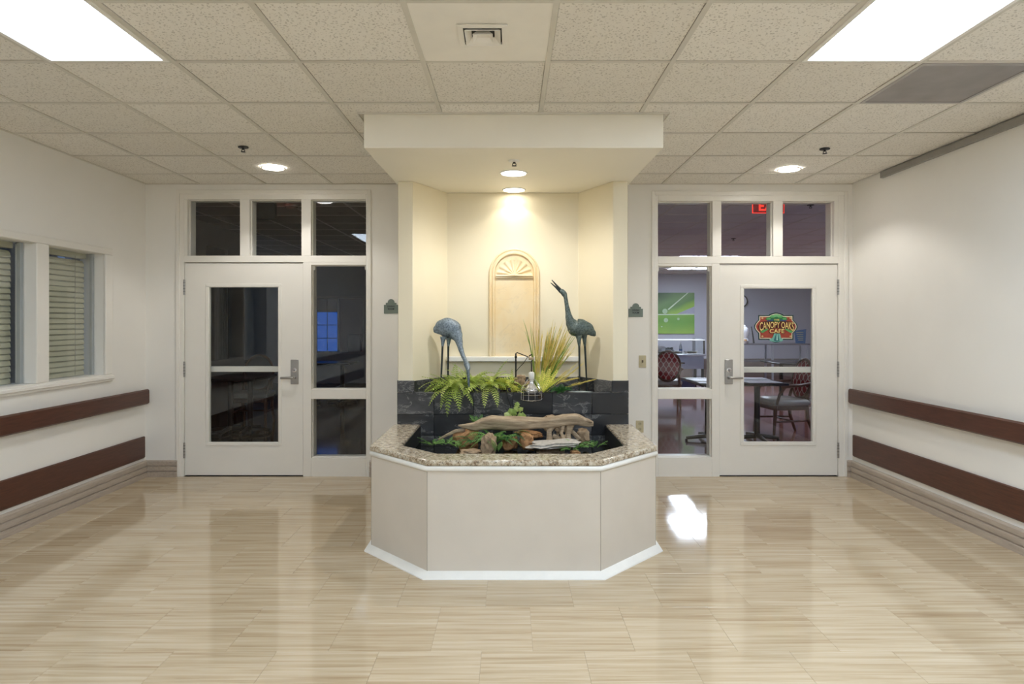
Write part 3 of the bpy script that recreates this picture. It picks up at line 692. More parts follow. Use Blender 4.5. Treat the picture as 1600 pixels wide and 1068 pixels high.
fern('leafy_plant', B(822, 5.27), rnd_specs(9, .12, .20, 0, D(360), (1.0, 1.5), (.0, .8)), M['fernD'], 'dark green plant behind the hanging lamp', 'planter greenery', .03, 11)
# pond plants
zP = .50
def BP(px, py, Y): p = P(px, py, Y); return (p.x, p.y, p.z)
fern('water_fern', BP(772, 690, 4.66), rnd_specs(24, .13, .22, D(130), D(400), (.5, 1.25), (-.9, .1)), M['aqua'], 'dark green fern in the middle of the pond before the log', 'pond plants', .026, 15)
fern('water_fern', BP(795, 684, 4.68), rnd_specs(9, .10, .15, D(150), D(390), (.7, 1.3), (-1.0, -.2)), M['fernD'], 'deep green fern drooping beside the rusty pond rock', 'pond plants', .022, 13)
fern('water_fern', BP(742, 690, 4.70), rnd_specs(10, .10, .17, D(170), D(370), (.5, 1.0), (-.5, .2)), M['fernD'], 'dark fern spreading left of the upright tan rock', 'pond plants', .024, 13)
fern('water_fern', BP(748, 664, 4.93), rnd_specs(9, .06, .11, D(20), D(340), (.8, 1.4), (-.2, .6)), M['aqua'], 'green tuft rising behind the left part of the driftwood', 'pond plants', .020, 11)
fern('water_fern', BP(777, 704, 4.46), rnd_specs(5, .07, .10, D(30), D(330), (.9, 1.4), (.2, .8)), M['aqua'], 'small bright sprig right of the upright tan rock', 'pond plants', .018, 10)
for i, (px, py, Y, k, lb) in enumerate(((676, 694, 4.72, 9, 'low green sprigs at the far left of the pond'), (699, 692, 4.72, 9, 'low green sprigs left of the orange sandstone rock'), (718, 698, 4.62, 8, 'low dark sprigs before the orange sandstone rock'),
        (905, 698, 4.56, 12, 'light green sprig cluster right of the flat grey slab'), (893, 702, 4.50, 8, 'light sprigs at the front edge beside the flat slab'), (930, 698, 4.68, 8, 'low green sprigs at the far right of the pond'), (850, 703, 4.55, 0, ''))):
    if k: fern('water_sprig', BP(px, py, Y), rnd_specs(k, .05, .10, 0, D(360), (.3, 1.1), (-.4, .4)), M['aqua'], lb, 'pond sprigs', .018, 9)
# ivy sprig sitting on the log
iv = thing('ivy_sprig', 'pale green ivy sprig growing up behind the driftwood log', 'plant', P(804, 655, 4.84))
def leaf(c, ang, L, tilt):
    c = Vector(c); d = Vector((math.cos(ang), -.25, math.sin(ang))).normalized(); s_ = Vector((-math.sin(ang), tilt, math.cos(ang))).normalized(); n_ = d.cross(s_)
    mb = MB(); mb.add([c, c+d*L*.25+s_*L*.42, c+d*L*.5+s_*L*.30, c+d*L*.62+s_*L*.45, c+d*L, c+d*L*.62-s_*L*.45, c+d*L*.5-s_*L*.30, c+d*L*.25-s_*L*.42, c+d*L*.45+n_*L*.12],
        [(0,1,8),(1,2,8),(2,3,8),(3,4,8),(4,5,8),(5,6,8),(6,7,8),(7,0,8)]); return mb
for px, py, a, L in ((800,652,2.6,.07),(804,644,1.2,.055),(808,650,.1,.07),(801,648,2.0,.06),(812,655,-.2,.075),(806,656,2.9,.06),(807,637,1.4,.05),(798,657,3.3,.05),(803,650,1.6,.06),(809,642,.6,.05),(818,656,-.1,.05)):
    obj('leaf', leaf(P(px, py, 4.84), a, L, random.uniform(-.5, .5)), M['ivy'], iv)
obj('stem', MB().tube([P(804, 665, 4.86), P(805, 655, 4.86), P(807, 640, 4.85)], .003, 5), M['ivy'], iv)
# tall grass with dry plumes
gr = thing('ornamental_grass', 'tall ornamental grass with yellow plumes beside the right crane', 'plant', B(842, 5.26))
gb = Vector(B(842, 5.26))
def blade(az, lean, L, w, curl):
    mb = MB(); h = Vector((math.cos(az), .35*math.sin(az), 0)); sd = Vector((-h.y, h.x, 0)).normalized()
    if sd.length < .1: sd = Vector((1,0,0))
    sd = (Vector((1,0,0))*.8+sd*.2).normalized(); p = gb+h*.02; n = 9; vs = []
    for i in range(n+1):
        t = i/n; a = PI/2-lean-curl*t*t; ww = w*(1-t)**.6*.5+.0004
        vs += [p-sd*ww, p+Vector((0, -ww*.5, 0)), p+sd*ww]
        p = p+(h*math.cos(a)+Vector((0,0,1))*math.sin(a))*L/n
    for i in range(n): mb.f += [[3*i, 3*i+1, 3*i+4, 3*i+3], [3*i+1, 3*i+2, 3*i+5, 3*i+4]]
    mb.v = vs; return mb
for i in range(30):
    az = random.uniform(-.9, .9) if random.random() < .75 else random.uniform(2.2, 4.0)
    obj('blade', blade(az, random.uniform(.02, .62) if abs(az) < 1 else random.uniform(.02, .16), random.uniform(.36, .64), random.uniform(.008, .014), random.uniform(.0, .45)), M['blade'], gr)
def plume(p0, d, L, wide, n=90, mb=None):
    mb = mb or MB(); d = d.normalized(); a_ = d.cross(Vector((0,1,0))).normalized(); b_ = d.cross(a_)
    for i in range(n):
        t = random.random(); q = p0+d*L*t; ph = random.uniform(0, 2*PI); o = (a_*math.cos(ph)+b_*math.sin(ph)*.6)
        l = wide*(.5+random.random())*(1-t*.6); e = q+(d*1.0+o*.34).normalized()*l; s_ = o.cross(d).normalized()*.0018
        mb.add([q-s_, q+s_, e], [(0,1,2)])
    return mb
for i in range(46):
    lean = random.choice((random.uniform(-.12, .2), random.uniform(.1, .5), random.uniform(.1, .5), random.uniform(.5, 1.0))); L = random.uniform(.46, .67)*(1-.50*abs(lean-.28)); y_ = random.uniform(-.12, .12)
    dv = Vector((math.sin(lean), y_, math.cos(lean))).normalized(); p0 = gb+Vector((random.uniform(-.03, .03), random.uniform(-.02, .02), 0))
    mb = MB(); mb.tube([p0, p0+dv*L*.98], [.0016, .0008], 4); plume(p0+dv*L*.38, dv, L*.52, .05, 130, mb)
    obj('plume', mb, M['plume'], gr)
for lb, px, py, ex, ey in (('dry yellow plume lying at the feet of the right crane', 884, 604, 932, 592), ('shorter dry plume lying left of the right crane feet', 872, 597, 905, 590)):
    a, b = P(px, py, 5.17), P(ex, ey, 5.20); mb = MB(); mb.tube([a, b], [.002, .001], 4); plume(a, b-a, (b-a).length*.9, .05, 240, mb)
    tag(obj('grass_plume', mb, M['plume']), lb, 'plant', 'lying plumes')
rock('stone', R(812, 595, 5.24), (.045, .04, .05), M['tanrock'], 'tan rock at the base of the black lamp post', seed=21, cubic=.3, grp='planter rocks')
rock('stone', R(806, 606, 5.23), (.03, .03, .03), M['tanrock'], 'small pale rock in front of the lamp post rock', seed=22, grp='planter rocks')
rock('stone', R(826, 603, 5.25), (.05, .035, .04), M['tanrock'], 'rounded tan rock behind the wire lamp guard', seed=24, grp='planter rocks')
rock('stone', (P(908, 611, 5.17).x, 5.17, .905), (.11, .045, .014), M['ice'], 'flat pale blue stone at the planter edge by the crane', seed=23, cubic=.5, grp='planter rocks')

# ================================================================== CRANE STATUES
def crane_mat(name, a, b):
    t = NT(name); v = t.pos(); vo = t.n('ShaderNodeTexVoronoi'); t.set(vo, 'Vector', v); t.set(vo, 'Scale', 75)
    n_ = t.noise(v, 18, 4)
    t.base(t.ramp(t.math('ADD', t.math('MULTIPLY', vo.outputs['Distance'], .5), t.math('MULTIPLY', n_, .6)), [(.3, a), (.75, b)]), .5, .25)
    t.bump(vo.outputs['Distance'], .45, .004); return t.m
M['craneA'] = crane_mat('verdigris_blue', (.075,.105,.135), (.24,.30,.36))
M['craneB'] = crane_mat('verdigris_green', (.035,.055,.052), (.14,.18,.17))
M['legs'] = plain('dark_bronze', (.03,.04,.042), .45, .5)
def crane(label, Y, spine, beak, legs, mat_, fwd=0.0):
    nsp = len(spine); DYS = [-fwd*max(0, (i-4)/(nsp-5))**1.2 for i in range(nsp)]
    base = P(legs[0][2][0], 610, Y); root = thing('crane_statue', label, 'statue', (base.x, Y, zS))
    k = Y/F; rings = []; pts = [P(q[0], q[1], Y+dy_) for q, dy_ in zip(spine, DYS)]; n = 18
    # smooth interpolation
    ip = []
    for i in range(len(pts)-1):
        p0, p1, p2, p3 = pts[max(i-1,0)], pts[i], pts[i+1], pts[min(i+2,len(pts)-1)]
        for s in range(4):
            t = s/4; q = .5*((2*p1)+(p2-p0)*t+(2*p0-5*p1+4*p2-p3)*t*t+(3*p1-p0-3*p2+p3)*t**3)
            r0, r1 = spine[i][2], spine[i+1][2]; w0, w1 = spine[i][3], spine[i+1][3]; f = t*t*(3-2*t)
            ip.append((q, (r0+(r1-r0)*f)*k, (w0+(w1-w0)*f)*k))
    ip.append((pts[-1], spine[-1][2]*k, spine[-1][3]*k))
    for i, (p, r_, w) in enumerate(ip):
        t = (ip[min(i+1, len(ip)-1)][0]-ip[max(i-1,0)][0]).normalized(); up = Vector((0,1,0)).cross(t).normalized(); sd = t.cross(up).normalized()
        rings.append([p+up*r_*math.cos(2*PI*j/n)+sd*w*math.sin(2*PI*j/n) for j in range(n)])
    obj('body', MB().loft(rings), mat_, root, smooth=60)
    for i, b in enumerate(beak):
        obj('beak', MB().tube([P(x, y, Y-fwd) for x, y, r_ in b], [r_*k for x, y, r_ in b], 8), mat_ if len(beak) == 1 else M['legs'], root, smooth=50)
    for i, lg_ in enumerate(legs):
        dy = (-.028, .028)[i]
        obj('leg', MB().tube([P(*lg_[0], Y)+Vector((0, dy*.6, 0)), P(*lg_[1], Y)+Vector((0, dy, 0)), P(*lg_[2], Y)+Vector((0, dy, 0)), Vector((P(*lg_[2], Y).x, Y+dy, zS-.005))][1:], [1.7*k, 1.3*k, 1.2*k], 9), M['legs'], root, smooth=50)
        a_, b_ = P(*lg_[0], Y)+Vector((0, dy*.6, 0)), P(*lg_[1], Y)+Vector((0, dy, 0))
        obj('thigh', MB().tube([a_, a_.lerp(b_, .4), b_, b_+Vector((0, 0, -.01))], [5.4*k, 3.4*k, 1.9*k, 1.4*k], 10), mat_, root, smooth=60)
        fx, fy = P(*lg_[2], Y).x, Y+dy; ft = MB()
        for aa in (0, 2.3, -2.3): ft.tube([(fx, fy, zS+.004), (fx+.035*math.cos(aa), fy+.035*math.sin(aa), zS+.001)], [.005, .003], 6)
        obj('foot', ft, M['legs'], root)
    return root
crane('blue grey crane statue bowing its head into the fern', 5.285,
      [(678.5, 519, 1.5, 1.5), (682, 516, 7, 5), (689, 513, 13, 9), (698, 512, 16, 12), (707, 515, 15, 11.5), (713, 523, 10, 8), (717, 532, 6, 5.5), (719.5, 543, 4.2, 4), (723, 554, 3.4, 3.2), (727, 563, 3.0, 3), (729.5, 569, 4.6, 4), (731, 574, 4.0, 3.5), (731.5, 579, 2.4, 2.2)],
      [[(731, 577, 2.6), (732, 588, 2.2), (732.5, 600, 1.6), (733, 606, .8)]],
      [((693, 526), (692, 540), (690, 590)), ((701, 527), (700, 540), (699.5, 582))], M['craneA'], .21)
crane('dark green crane statue with raised neck and open beak', 5.255,
      [(930, 524.5, 1.5, 1.2), (926, 520, 5.5, 4), (918, 514, 10.5, 8), (908, 512, 14, 11), (899, 511, 14, 11), (893, 505, 9, 8), (889.5, 497, 6, 5.5), (887.5, 487, 4.2, 4.2), (885.5, 476, 3.2, 3.2), (883.8, 465, 3.0, 3), (881.5, 459, 4.4, 3.8), (878, 455, 4.0, 3.4), (875.5, 452.5, 2.4, 2.2)],
      [[(877, 454, 2.4), (871, 447, 1.6), (862, 437, .6)], [(876, 456, 2.2), (869, 449, 1.5), (860.5, 441.5, .6)]],
      [((904, 524), (904.5, 540), (905, 592)), ((913, 522), (914.5, 540), (917, 592))], M['craneB'])

# ================================================================== CLAMP LAMP WITH WIRE GUARD
YK = 5.085
lp = thing('clamp_lamp', 'black jointed clamp lamp with white socket and wire guard over the pond', 'lamp', (P(806, 600, 5.24).x, 5.24, zS))
obj('post', MB().tube([(P(806, 590, 5.22).x, 5.22, zS), P(806, 552, 5.22)], .006, 10), M['black'], lp, smooth=50)
obj('collar', MB().tube([P(806, 559, 5.22), P(806, 556, 5.22)], .010, 10), M['black'], lp)
obj('arm', MB().tube([P(806, 552, 5.22), P(808, 550.5, 5.215), P(833.5, 560.5, YK)], .004, 8), M['black'], lp, smooth=50)
obj('wing_nut', MB().tube([P(827, 556, 5.11), P(831, 553, 5.10)], [.006, .003], 8), M['black'], lp)
obj('joint_block', MB().box(*(P(826, 560, 5.12)+Vector((0, 0, -.008))), *(P(834, 560, 5.08)+Vector((0, 0, .010)))), plain('brass_joint', (.35,.27,.17), .4, .6), lp, bevel=.003)
obj('cable', MB().tube([P(824, 558, 5.12), P(818, 567, 5.15), P(811, 574, 5.18), P(807, 579, 5.21), P(805, 592, 5.22)], .0025, 6), M['black'], lp, smooth=50)
bc = P(830.5, 590, YK)
obj('hanger', MB().tube([P(833, 560, YK), P(830, 565, YK), P(830.4, 570, YK), P(830.5, 582, YK)], [.004, .004, .0045, .0045], 8), M['black'], lp, smooth=50)
zz = lambda py: P(0, py, YK).z
obj('socket', MB().lathe([(.006, zz(580.5)), (.020, zz(581.5)), (.023, zz(583)), (.023, zz(590)), (.018, zz(592)), (.016, zz(596))], 20, (bc.x, YK, 0)), M['white'], lp, smooth=40)
obj('bulb', MB().lathe([(.016, zz(595)), (.018, zz(598)), (.036, zz(603)), (.052, zz(607)), (.055, zz(610)), (.048, zz(613)), (.025, zz(615)), (.002, zz(615.5))], 24, (bc.x, YK, 0)), plain('silver_bulb', (.75,.75,.76), .18, .7), lp, smooth=50, label='silver reflector bulb')
wg = MB()
def ring(rad, z, r_=.0016): wg.tube([(bc.x+rad*math.cos(2*PI*k/24), YK+rad*math.sin(2*PI*k/24), z) for k in range(25)], r_, 5)
for rad, py in ((.028, 592), (.078, 607), (.080, 616), (.079, 624), (.045, 625.5)): ring(rad, zz(py))
for k in range(10):
    a = 2*PI*k/10; ca, sa = math.cos(a), math.sin(a)
    wg.tube([(bc.x+r_*ca, YK+r_*sa, zz(py)) for r_, py in ((.028, 592), (.078, 607), (.080, 624), (.045, 625.5), (.0, 626))], .0014, 5)
obj('wire_guard', wg, M['chrome'], lp, smooth=60)
tag(obj('pump_cable', MB().tube([P(792, 604, 5.16), P(791.5, 611, 5.10), P(793, 620, 5.095), P(797, 630, 5.095), P(799, 640, 5.09), P(799.5, 670, 5.08), P(800, 700, 5.06)], .0035, 6), M['black'], smooth=50), 'black cable hanging over the slate planter edge into the pond', 'cable')

# ================================================================== ARCHED SHELL PANEL
M['marble'] = None
def marble():
    t = NT('cream_marble'); v = t.pos((1,1,.8)); a = t.noise(v, 3.2, 7, .6, 1.4)
    vein = t.ramp(t.math('ABSOLUTE', t.math('SUBTRACT', a, .5)), [(0, 1.0), (.010, 0.0)])
    b = t.noise(v, 4, 3)
    c = t.ramp(b, [(.35, (.82,.71,.51)), (.65, (.79,.62,.36))])
    t.base(t.mix(t.math('MULTIPLY', vein, .16), c, (.42,.36,.30,1)), .4); return t.m
M['marble'] = marble()
ax = P(803.5, 0, YN).x; az0, asp = 1.172, 1.865
pn = thing('arched_niche_panel', 'cream marbled arched panel with carved shell top on the niche wall', 'wall panel', (ax, YN, az0))
def arch(rad, n=32): return [(ax-rad, az0)]+[(ax-rad*math.cos(PI*k/n), asp+rad*math.sin(PI*k/n)) for k in range(n+1)]+[(ax+rad, az0)]
obj('back_panel', MB().prism(arch(.165), YN-.014, YN, 'y'), M['marble'], pn)
prof = [(.213, .0), (.213, .020), (.207, .028), (.200, .028), (.196, .020), (.188, .022), (.178, .036), (.168, .036), (.163, .028), (.160, .014), (.160, .0)]
rings = []
paths = [[(ax-o, az0)]+[(ax-o*math.cos(PI*k/32), asp+o*math.sin(PI*k/32)) for k in range(33)]+[(ax+o, az0)] for o, d in prof]
for i in range(len(paths[0])): rings.append([Vector((paths[j][i][0], YN-prof[j][1], paths[j][i][1])) for j in range(len(prof))])
obj('arch_moulding', MB().loft(rings), M['marble'], pn, smooth=40)
sh = MB(); nr, na = 9, 91; zsh = 1.848; vs = []
for i in range(nr):
    t = i/(nr-1)
    for j in range(na):
        th = PI*j/(na-1); rib = abs(math.sin(th*7.5)); R_ = (.128+.014*rib)
        r_ = .012+(R_-.012)*t; dep = .046-.026*t+.016*(rib-.6)*min(1, t*3)+.012*math.sin(PI*t)*-1
        vs.append((ax-r_*math.cos(th)*1.06, YN-dep, zsh+.008+r_*math.sin(th)*.93))
fs = [(i*na+j, i*na+j+1, (i+1)*na+j+1, (i+1)*na+j) for i in range(nr-1) for j in range(na-1)]
sh.add(vs, fs)
vs2 = [(x, YN-.013, z) for x, y, z in vs[-na:]]; o_ = (nr-1)*na; b0 = len(sh.v); sh.v += [Vector(p) for p in vs2]
sh.f += [[o_+j, o_+j+1, b0+j+1, b0+j] for j in range(na-1)]
obj('shell', sh, M['marble'], pn, smooth=50, label='carved fan shaped shell')
obj('shell_lip', MB().tube([(ax-.155, YN-.034, zsh), (ax-.05, YN-.038, zsh+.001), (ax, YN-.042, zsh+.007), (ax+.05, YN-.038, zsh+.001), (ax+.155, YN-.034, zsh)], [.009, .010, .012, .010, .009], 10), M['marble'], pn, smooth=60)
obj('scroll', MB().tube([(ax-.155, YN-.03, zsh-.014), (ax+.155, YN-.03, zsh-.014)], .006, 8), M['marble'], pn, smooth=60)

# ================================================================== SIGNS, SWITCH, OUTLET
def text_obj(name, body, x0, x1, z0, z1, y, m, parent, depth=.001, warp=None, bold=0.0, fontshear=0.0):
    cu = bpy.data.curves.new(name, 'FONT'); cu.body = body; cu.size = 1; cu.extrude = 0.0; cu.offset = bold; cu.resolution_u = 4; cu.align_x = 'CENTER'
    to = bpy.data.objects.new(name, cu); C.objects.link(to); dg = bpy.context.evaluated_depsgraph_get(); dg.update()
    me = bpy.data.meshes.new_from_object(to.evaluated_get(dg)); bpy.data.objects.remove(to)
    xs = [v.co.x for v in me.vertices]; ys = [v.co.y for v in me.vertices]; ax0, ax1, ay0, ay1 = min(xs), max(xs), min(ys), max(ys)
    mb = MB(); n = len(me.vertices); fr = []; 
    for v in me.vertices:
        u = (v.co.x-ax0)/(ax1-ax0); w = (v.co.y-ay0)/(ay1-ay0); X = x0+(x1-x0)*u; Z = z0+(z1-z0)*w
        if warp: X, Z = warp(u, w, X, Z)
        fr.append((X, Z))
    mb.v = [Vector((X, y, Z)) for X, Z in fr]; mb.f = [list(p.vertices) for p in me.polygons]
    o = obj(name, mb, m, parent); bpy.data.meshes.remove(me)
    sm = o.modifiers.new('thick', 'SOLIDIFY'); sm.thickness = depth; sm.offset = 0
    return o
M['plaque'] = plain('grey_green_plaque', (.165,.205,.18), .5)
M['ink'] = plain('black_letter', (.01,.012,.012), .5)
def plaque(x0, x1, y0, y1, label):
    X0, X1, Z0, Z1 = bx(x0), bx(x1), bz(y1), bz(y0); w = X1-X0; h = Z1-Z0; cx = (X0+X1)/2
    pts = [(X0, Z0), (X1, Z0), (X1, Z0+h*.60), (X1-w*.13, Z0+h*.60), (X1-w*.13, Z0+h*.74), (cx+w*.25, Z0+h*.74)]
    pts += [(cx+w*.24*math.cos(a), Z0+h*.76+h*.24*math.sin(a)) for a in [PI*k/10 for k in range(11)]]
    pts += [(cx-w*.25, Z0+h*.74), (X0+w*.13, Z0+h*.74), (X0+w*.13, Z0+h*.60), (X0, Z0+h*.60)]
    t = thing('room_sign', label, 'sign', (cx, YB, Z0), 'dining room plaques')
    obj('plate', MB().prism(pts, YB-.008, YB, 'y'), M['plaque'], t, bevel=.002)
    text_obj('lettering', 'DINING', cx-w*.25, cx+w*.25, Z0+h*.44, Z0+h*.55, YB-.009, M['ink'], t, bold=.02)
    text_obj('lettering', 'ROOM', cx-w*.22, cx+w*.22, Z0+h*.25, Z0+h*.38, YB-.009, M['ink'], t, bold=.02)
plaque(600, 622.5, 467, 489.5, 'grey green DINING ROOM plaque left of the fountain column')
plaque(982, 1004.5, 473.5, 495, 'grey green DINING ROOM plaque right of the fountain column')
M['almond'] = plain('almond_plastic', (.52,.46,.30), .4, var=.02)
t = thing('light_switch', 'almond toggle switch plate below the right plaque', 'switch', (bx(1003.5), YB, bz(574)))
obj('plate', MB().box(bx(998), YB-.006, bz(574), bx(1009.5), YB, bz(555)), M['almond'], t, bevel=.003)
obj('toggle', MB().box(bx(1002.7), YB-.018, bz(566), bx(1004.8), YB-.005, bz(562)), plain('toggle_dark', (.12,.09,.05), .4), t, bevel=.001)
for yy in (558.5, 570.5): obj('screw', MB().tube([(bx(1003.7), YB-.0075, bz(yy)), (bx(1003.7), YB-.005, bz(yy))], .0035, 8), M['metal'], t)
t = thing('wall_outlet', 'almond duplex power outlet above the granite at the right', 'outlet', (bx(999.5), YB, bz(675)))
obj('plate', MB().box(bx(993.5), YB-.006, bz(675.5), bx(1005.5), YB, bz(656.5)), M['almond'], t, bevel=.003)
for yy in (661.5, 670):
    f_ = obj('socket_face', MB().tube([(bx(999.5), YB-.0085, bz(yy)), (bx(999.5), YB-.005, bz(yy))], .016, 14), plain('outlet_face', (.42,.37,.24), .4), t)
    for s in (-1, 1): obj('slot', MB().box(bx(999.5)+s*.006-.0012, YB-.0092, bz(yy)-.004, bx(999.5)+s*.006+.0012, YB-.0083, bz(yy)+.004), M['dark'], f_)

# cafe emblem on the door glass
u = .06875*YB/F*1.008; ex, ez = bx(1214.6), bz(511.3)
def E(cx, cy): return (ex+(cx-797)*u, ez-(cy-455)*u)
def emblem_outline(k):
    c = lambda x, y: (x, y); pts = []
    def arcp(x0, y0, x1, y1, bulge, n=8, horiz=True):
        for i in range(1, n):
            t = i/n; b = bulge*math.sin(PI*t)
            pts.append((x0+(x1-x0)*t+(0 if horiz else b), y0+(y1-y0)*t+(b if horiz else 0)))
    L, R_, T, Bt = 395+k, 1190-k, 175+k, 735-k
    pts.append((L, T)); pts.append((630+k*.6, T)); pts.append((650+k*.6, T-18)); arcp(650+k*.6, T-18, 950-k*.6, T-18, -38); pts.append((950-k*.6, T-18)); pts.append((970-k*.6, T)); pts.append((R_, T))
    pts.append((R_, 285+k*.2)); arcp(R_, 285+k*.2, R_, 590-k*.2, 95, 10, False); pts.append((R_, 590-k*.2)); pts.append((R_, Bt))
    pts.append((975-k*.8, Bt)); arcp(975-k*.8, Bt, 625+k*.8, Bt, 68); pts.append((625+k*.8, Bt)); pts.append((L, Bt)); pts.append((L, 590-k*.2)); arcp(L, 590-k*.2, L, 285+k*.2, -95, 10, False); pts.append((L, 285+k*.2))
    return [E(*p) for p in pts]
YG = YB+.0305
em = thing('door_emblem', 'ornate CANOPY OAKS CAFE emblem with green oak tree on the door glass', 'sign', (ex, YG, E(0, 800)[1]))
lay = [0]
def layer(name, pts, col, rough=.45):
    lay[0] += 1; y1_ = YG-.0004*(lay[0]-1)-.0002; return obj(name, MB().prism(pts, y1_-.0004, y1_, 'y'), plain('emblem_'+name, col, rough, var=.05, scale=60), em)
layer('outline', emblem_outline(0), (.008,.045,.04)); layer('border', emblem_outline(24), (.68,.62,.48)); layer('field', emblem_outline(44), (.36,.055,.03))
layer('dark_band', [E(470+25*0, 330), E(600, 300), E(800, 285), E(1000, 300), E(1140, 330), E(1215, 420), E(1190, 520), E(1130, 560), E(1000, 480), E(800, 470), E(600, 480), E(470, 560), E(410, 520), E(385, 420)], (.10,.012,.010))
def blob(cx, cy, rx, ry, n=18, w=.16, f=6, ph=0): return [E(cx+rx*math.cos(2*PI*k/n)*(1+w*math.sin(f*2*PI*k/n+ph)), cy+ry*math.sin(2*PI*k/n)*(1+w*math.cos(f*2*PI*k/n+ph))) for k in range(n)]
layer('canopy', blob(805, 262, 250, 62, 36, .10, 9), (.02,.16,.05)); layer('canopy_leaves', blob(720, 205, 62, 30), (.12,.42,.14)); layer('canopy_leaves', blob(885, 205, 62, 30), (.12,.42,.14)); layer('canopy_leaves', blob(805, 185, 80, 30), (.18,.50,.20))
layer('canopy_leaves', blob(625, 262, 50, 18), (.10,.40,.12)); layer('canopy_leaves', blob(985, 262, 50, 18), (.10,.40,.12))
layer('ribbon', [E(580, 300), E(730, 270), E(730, 300), E(590, 318)], (.03,.06,.20)); layer('ribbon', [E(880, 270), E(1035, 300), E(1025, 318), E(880, 300)], (.03,.06,.20))
layer('branch', [E(430, 540), E(600, 480), E(620, 500), E(480, 585)], (.10,.38,.12)); layer('branch', [E(1175, 540), E(1010, 480), E(990, 500), E(1130, 585)], (.10,.38,.12))
layer('trunk', [E(745, 590), E(880, 590), E(900, 680), E(955, 735), E(930, 768), E(805, 785), E(660, 768), E(640, 735), E(715, 680)], (.16,.42,.36))
layer('trunk_shadow', [E(790, 600), E(835, 600), E(870, 760), E(800, 775), E(735, 750)], (.02,.14,.15)); layer('trunk_light', [E(806, 610), E(822, 610), E(828, 745), E(800, 745)], (.40,.70,.62))
for xx in (480, 1115):
    for yy in (245, 655): layer('corner_scroll', blob(xx, yy, 26, 18, 12, .3, 4), (.62,.42,.18))
M['gold'] = plain('emblem_gold', (.86,.62,.22), .4, var=.15, scale=80)
def wp(u_, w_, X, Z):
    a = abs(u_-.5)*2; k = 1+.55*a**2.2; zc = E(0, 393)[1]
    zc -= .0038*a**2*5; return X, zc+(Z-E(0, 393)[1])*k
yt = YG-.0004*lay[0]-.0006
M['shadow_ink'] = plain('emblem_letter_edge', (.015,.01,.01), .5)
text_obj('lettering', 'CANOPY OAKS', E(408, 0)[0], E(1202, 0)[0], E(0, 468)[1], E(0, 322)[1], yt, M['shadow_ink'], em, .0004, wp, .035)
text_obj('lettering', 'CANOPY OAKS', E(418, 0)[0], E(1192, 0)[0], E(0, 462)[1], E(0, 328)[1], yt-.0006, M['gold'], em, .0004, wp, .008)
text_obj('lettering', 'CAFE', E(632, 0)[0], E(984, 0)[0], E(0, 592)[1], E(0, 478)[1], yt, M['shadow_ink'], em, .0004, None, .04)
text_obj('lettering', 'CAFE', E(642, 0)[0], E(974, 0)[0], E(0, 584)[1], E(0, 488)[1], yt-.0006, M['gold'], em, .0004, None, .012)
text_obj('lettering', 'THE', E(742, 0)[0], E(862, 0)[0], E(0, 302)[1], E(0, 265)[1], yt-.0006, M['gold'], em, .0004, None, .01)
# ================================================================== ROOMS BEYOND THE GLASS
YI = YB+WT
M['cafefloor'] = None
def wfloor(name, a, b):
    t = NT(name); v = t.pos((8, .9, 1)); f = t.noise(v, 1.5, 4, .6, .3); t.base(t.ramp(f, [(.3, a), (.7, b)]), .12, coat=.3); return t.m
M['cafefloor'] = wfloor('cafe_wood_floor', (.17,.06,.045), (.30,.13,.10))
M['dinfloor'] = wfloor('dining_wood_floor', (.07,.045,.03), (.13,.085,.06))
M['cafewall'] = plain('cafe_wall', (.47,.47,.53), .6, var=.02)
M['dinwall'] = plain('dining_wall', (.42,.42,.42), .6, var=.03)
M['cafeceil'] = plain('cafe_ceiling', (.66,.63,.68), .9, var=.04, scale=40, bump=.2)
M['brownwood'] = grain('chair_wood', (.07,.028,.014), (.16,.075,.04), (5,5,5), .35, bump=.03)
M['darkwood'] = plain('dark_table_laminate', (.02,.016,.015), .22)
M['seatgrey'] = plain('pale_vinyl_seat', (.42,.40,.36), .35)
M['paper'] = plain('white_paper', (.82,.82,.85), .6)
PX = .35
CY1 = 18.0; CX1 = 9.6
struct(obj('floor_cafe', MB().box(PX, YI, -.1, CX1, CY1, 0), M['cafefloor']), 'glossy reddish brown floor of the cafe')
struct(obj('wall_cafe_back', MB().box(PX, CY1, 0, CX1, CY1+.1, 2.9), M['cafewall']), 'grey blue back wall of the cafe')
struct(obj('wall_cafe_right', MB().box(CX1, YI, 0, CX1+.1, CY1, 2.9), M['cafewall']), 'grey blue right wall of the cafe')
struct(obj('wall_partition', MB().box(PX-.12, YI, 0, PX, CY1, 2.9), M['dinwall']), 'partition wall between cafe and dining room')
cc = struct(obj('ceiling_cafe', MB().box(PX, YI, CEIL+.004, CX1, CY1, CEIL+.1), M['cafeceil']), 'tiled ceiling of the cafe')
M['gridline'] = plain('cafe_grid_metal', (.62,.57,.57), .5)
for k in range(15):
    x = PX+.25+k*.626
    if x < CX1: obj('grid_bar', MB().box(x-.012, YI, CEIL-.001, x+.012, CY1, CEIL+.004), M['gridline'], cc)
for k in range(19):
    y = YI+.35+k*.627
    if y < CY1: obj('cross_bar', MB().box(PX, y-.012, CEIL-.0005, CX1, y+.012, CEIL+.004), M['gridline'], cc)
struct(obj('trim_3', MB().box(PX, CY1-.03, 0, CX1, CY1, .47), plain('cafe_wainscot', (.20,.15,.13), .5)), 'brown lower panel of the cafe back wall')
M['tube2'] = emit('cafe_diffuser', (.74, .84, 1.0), 7.5)
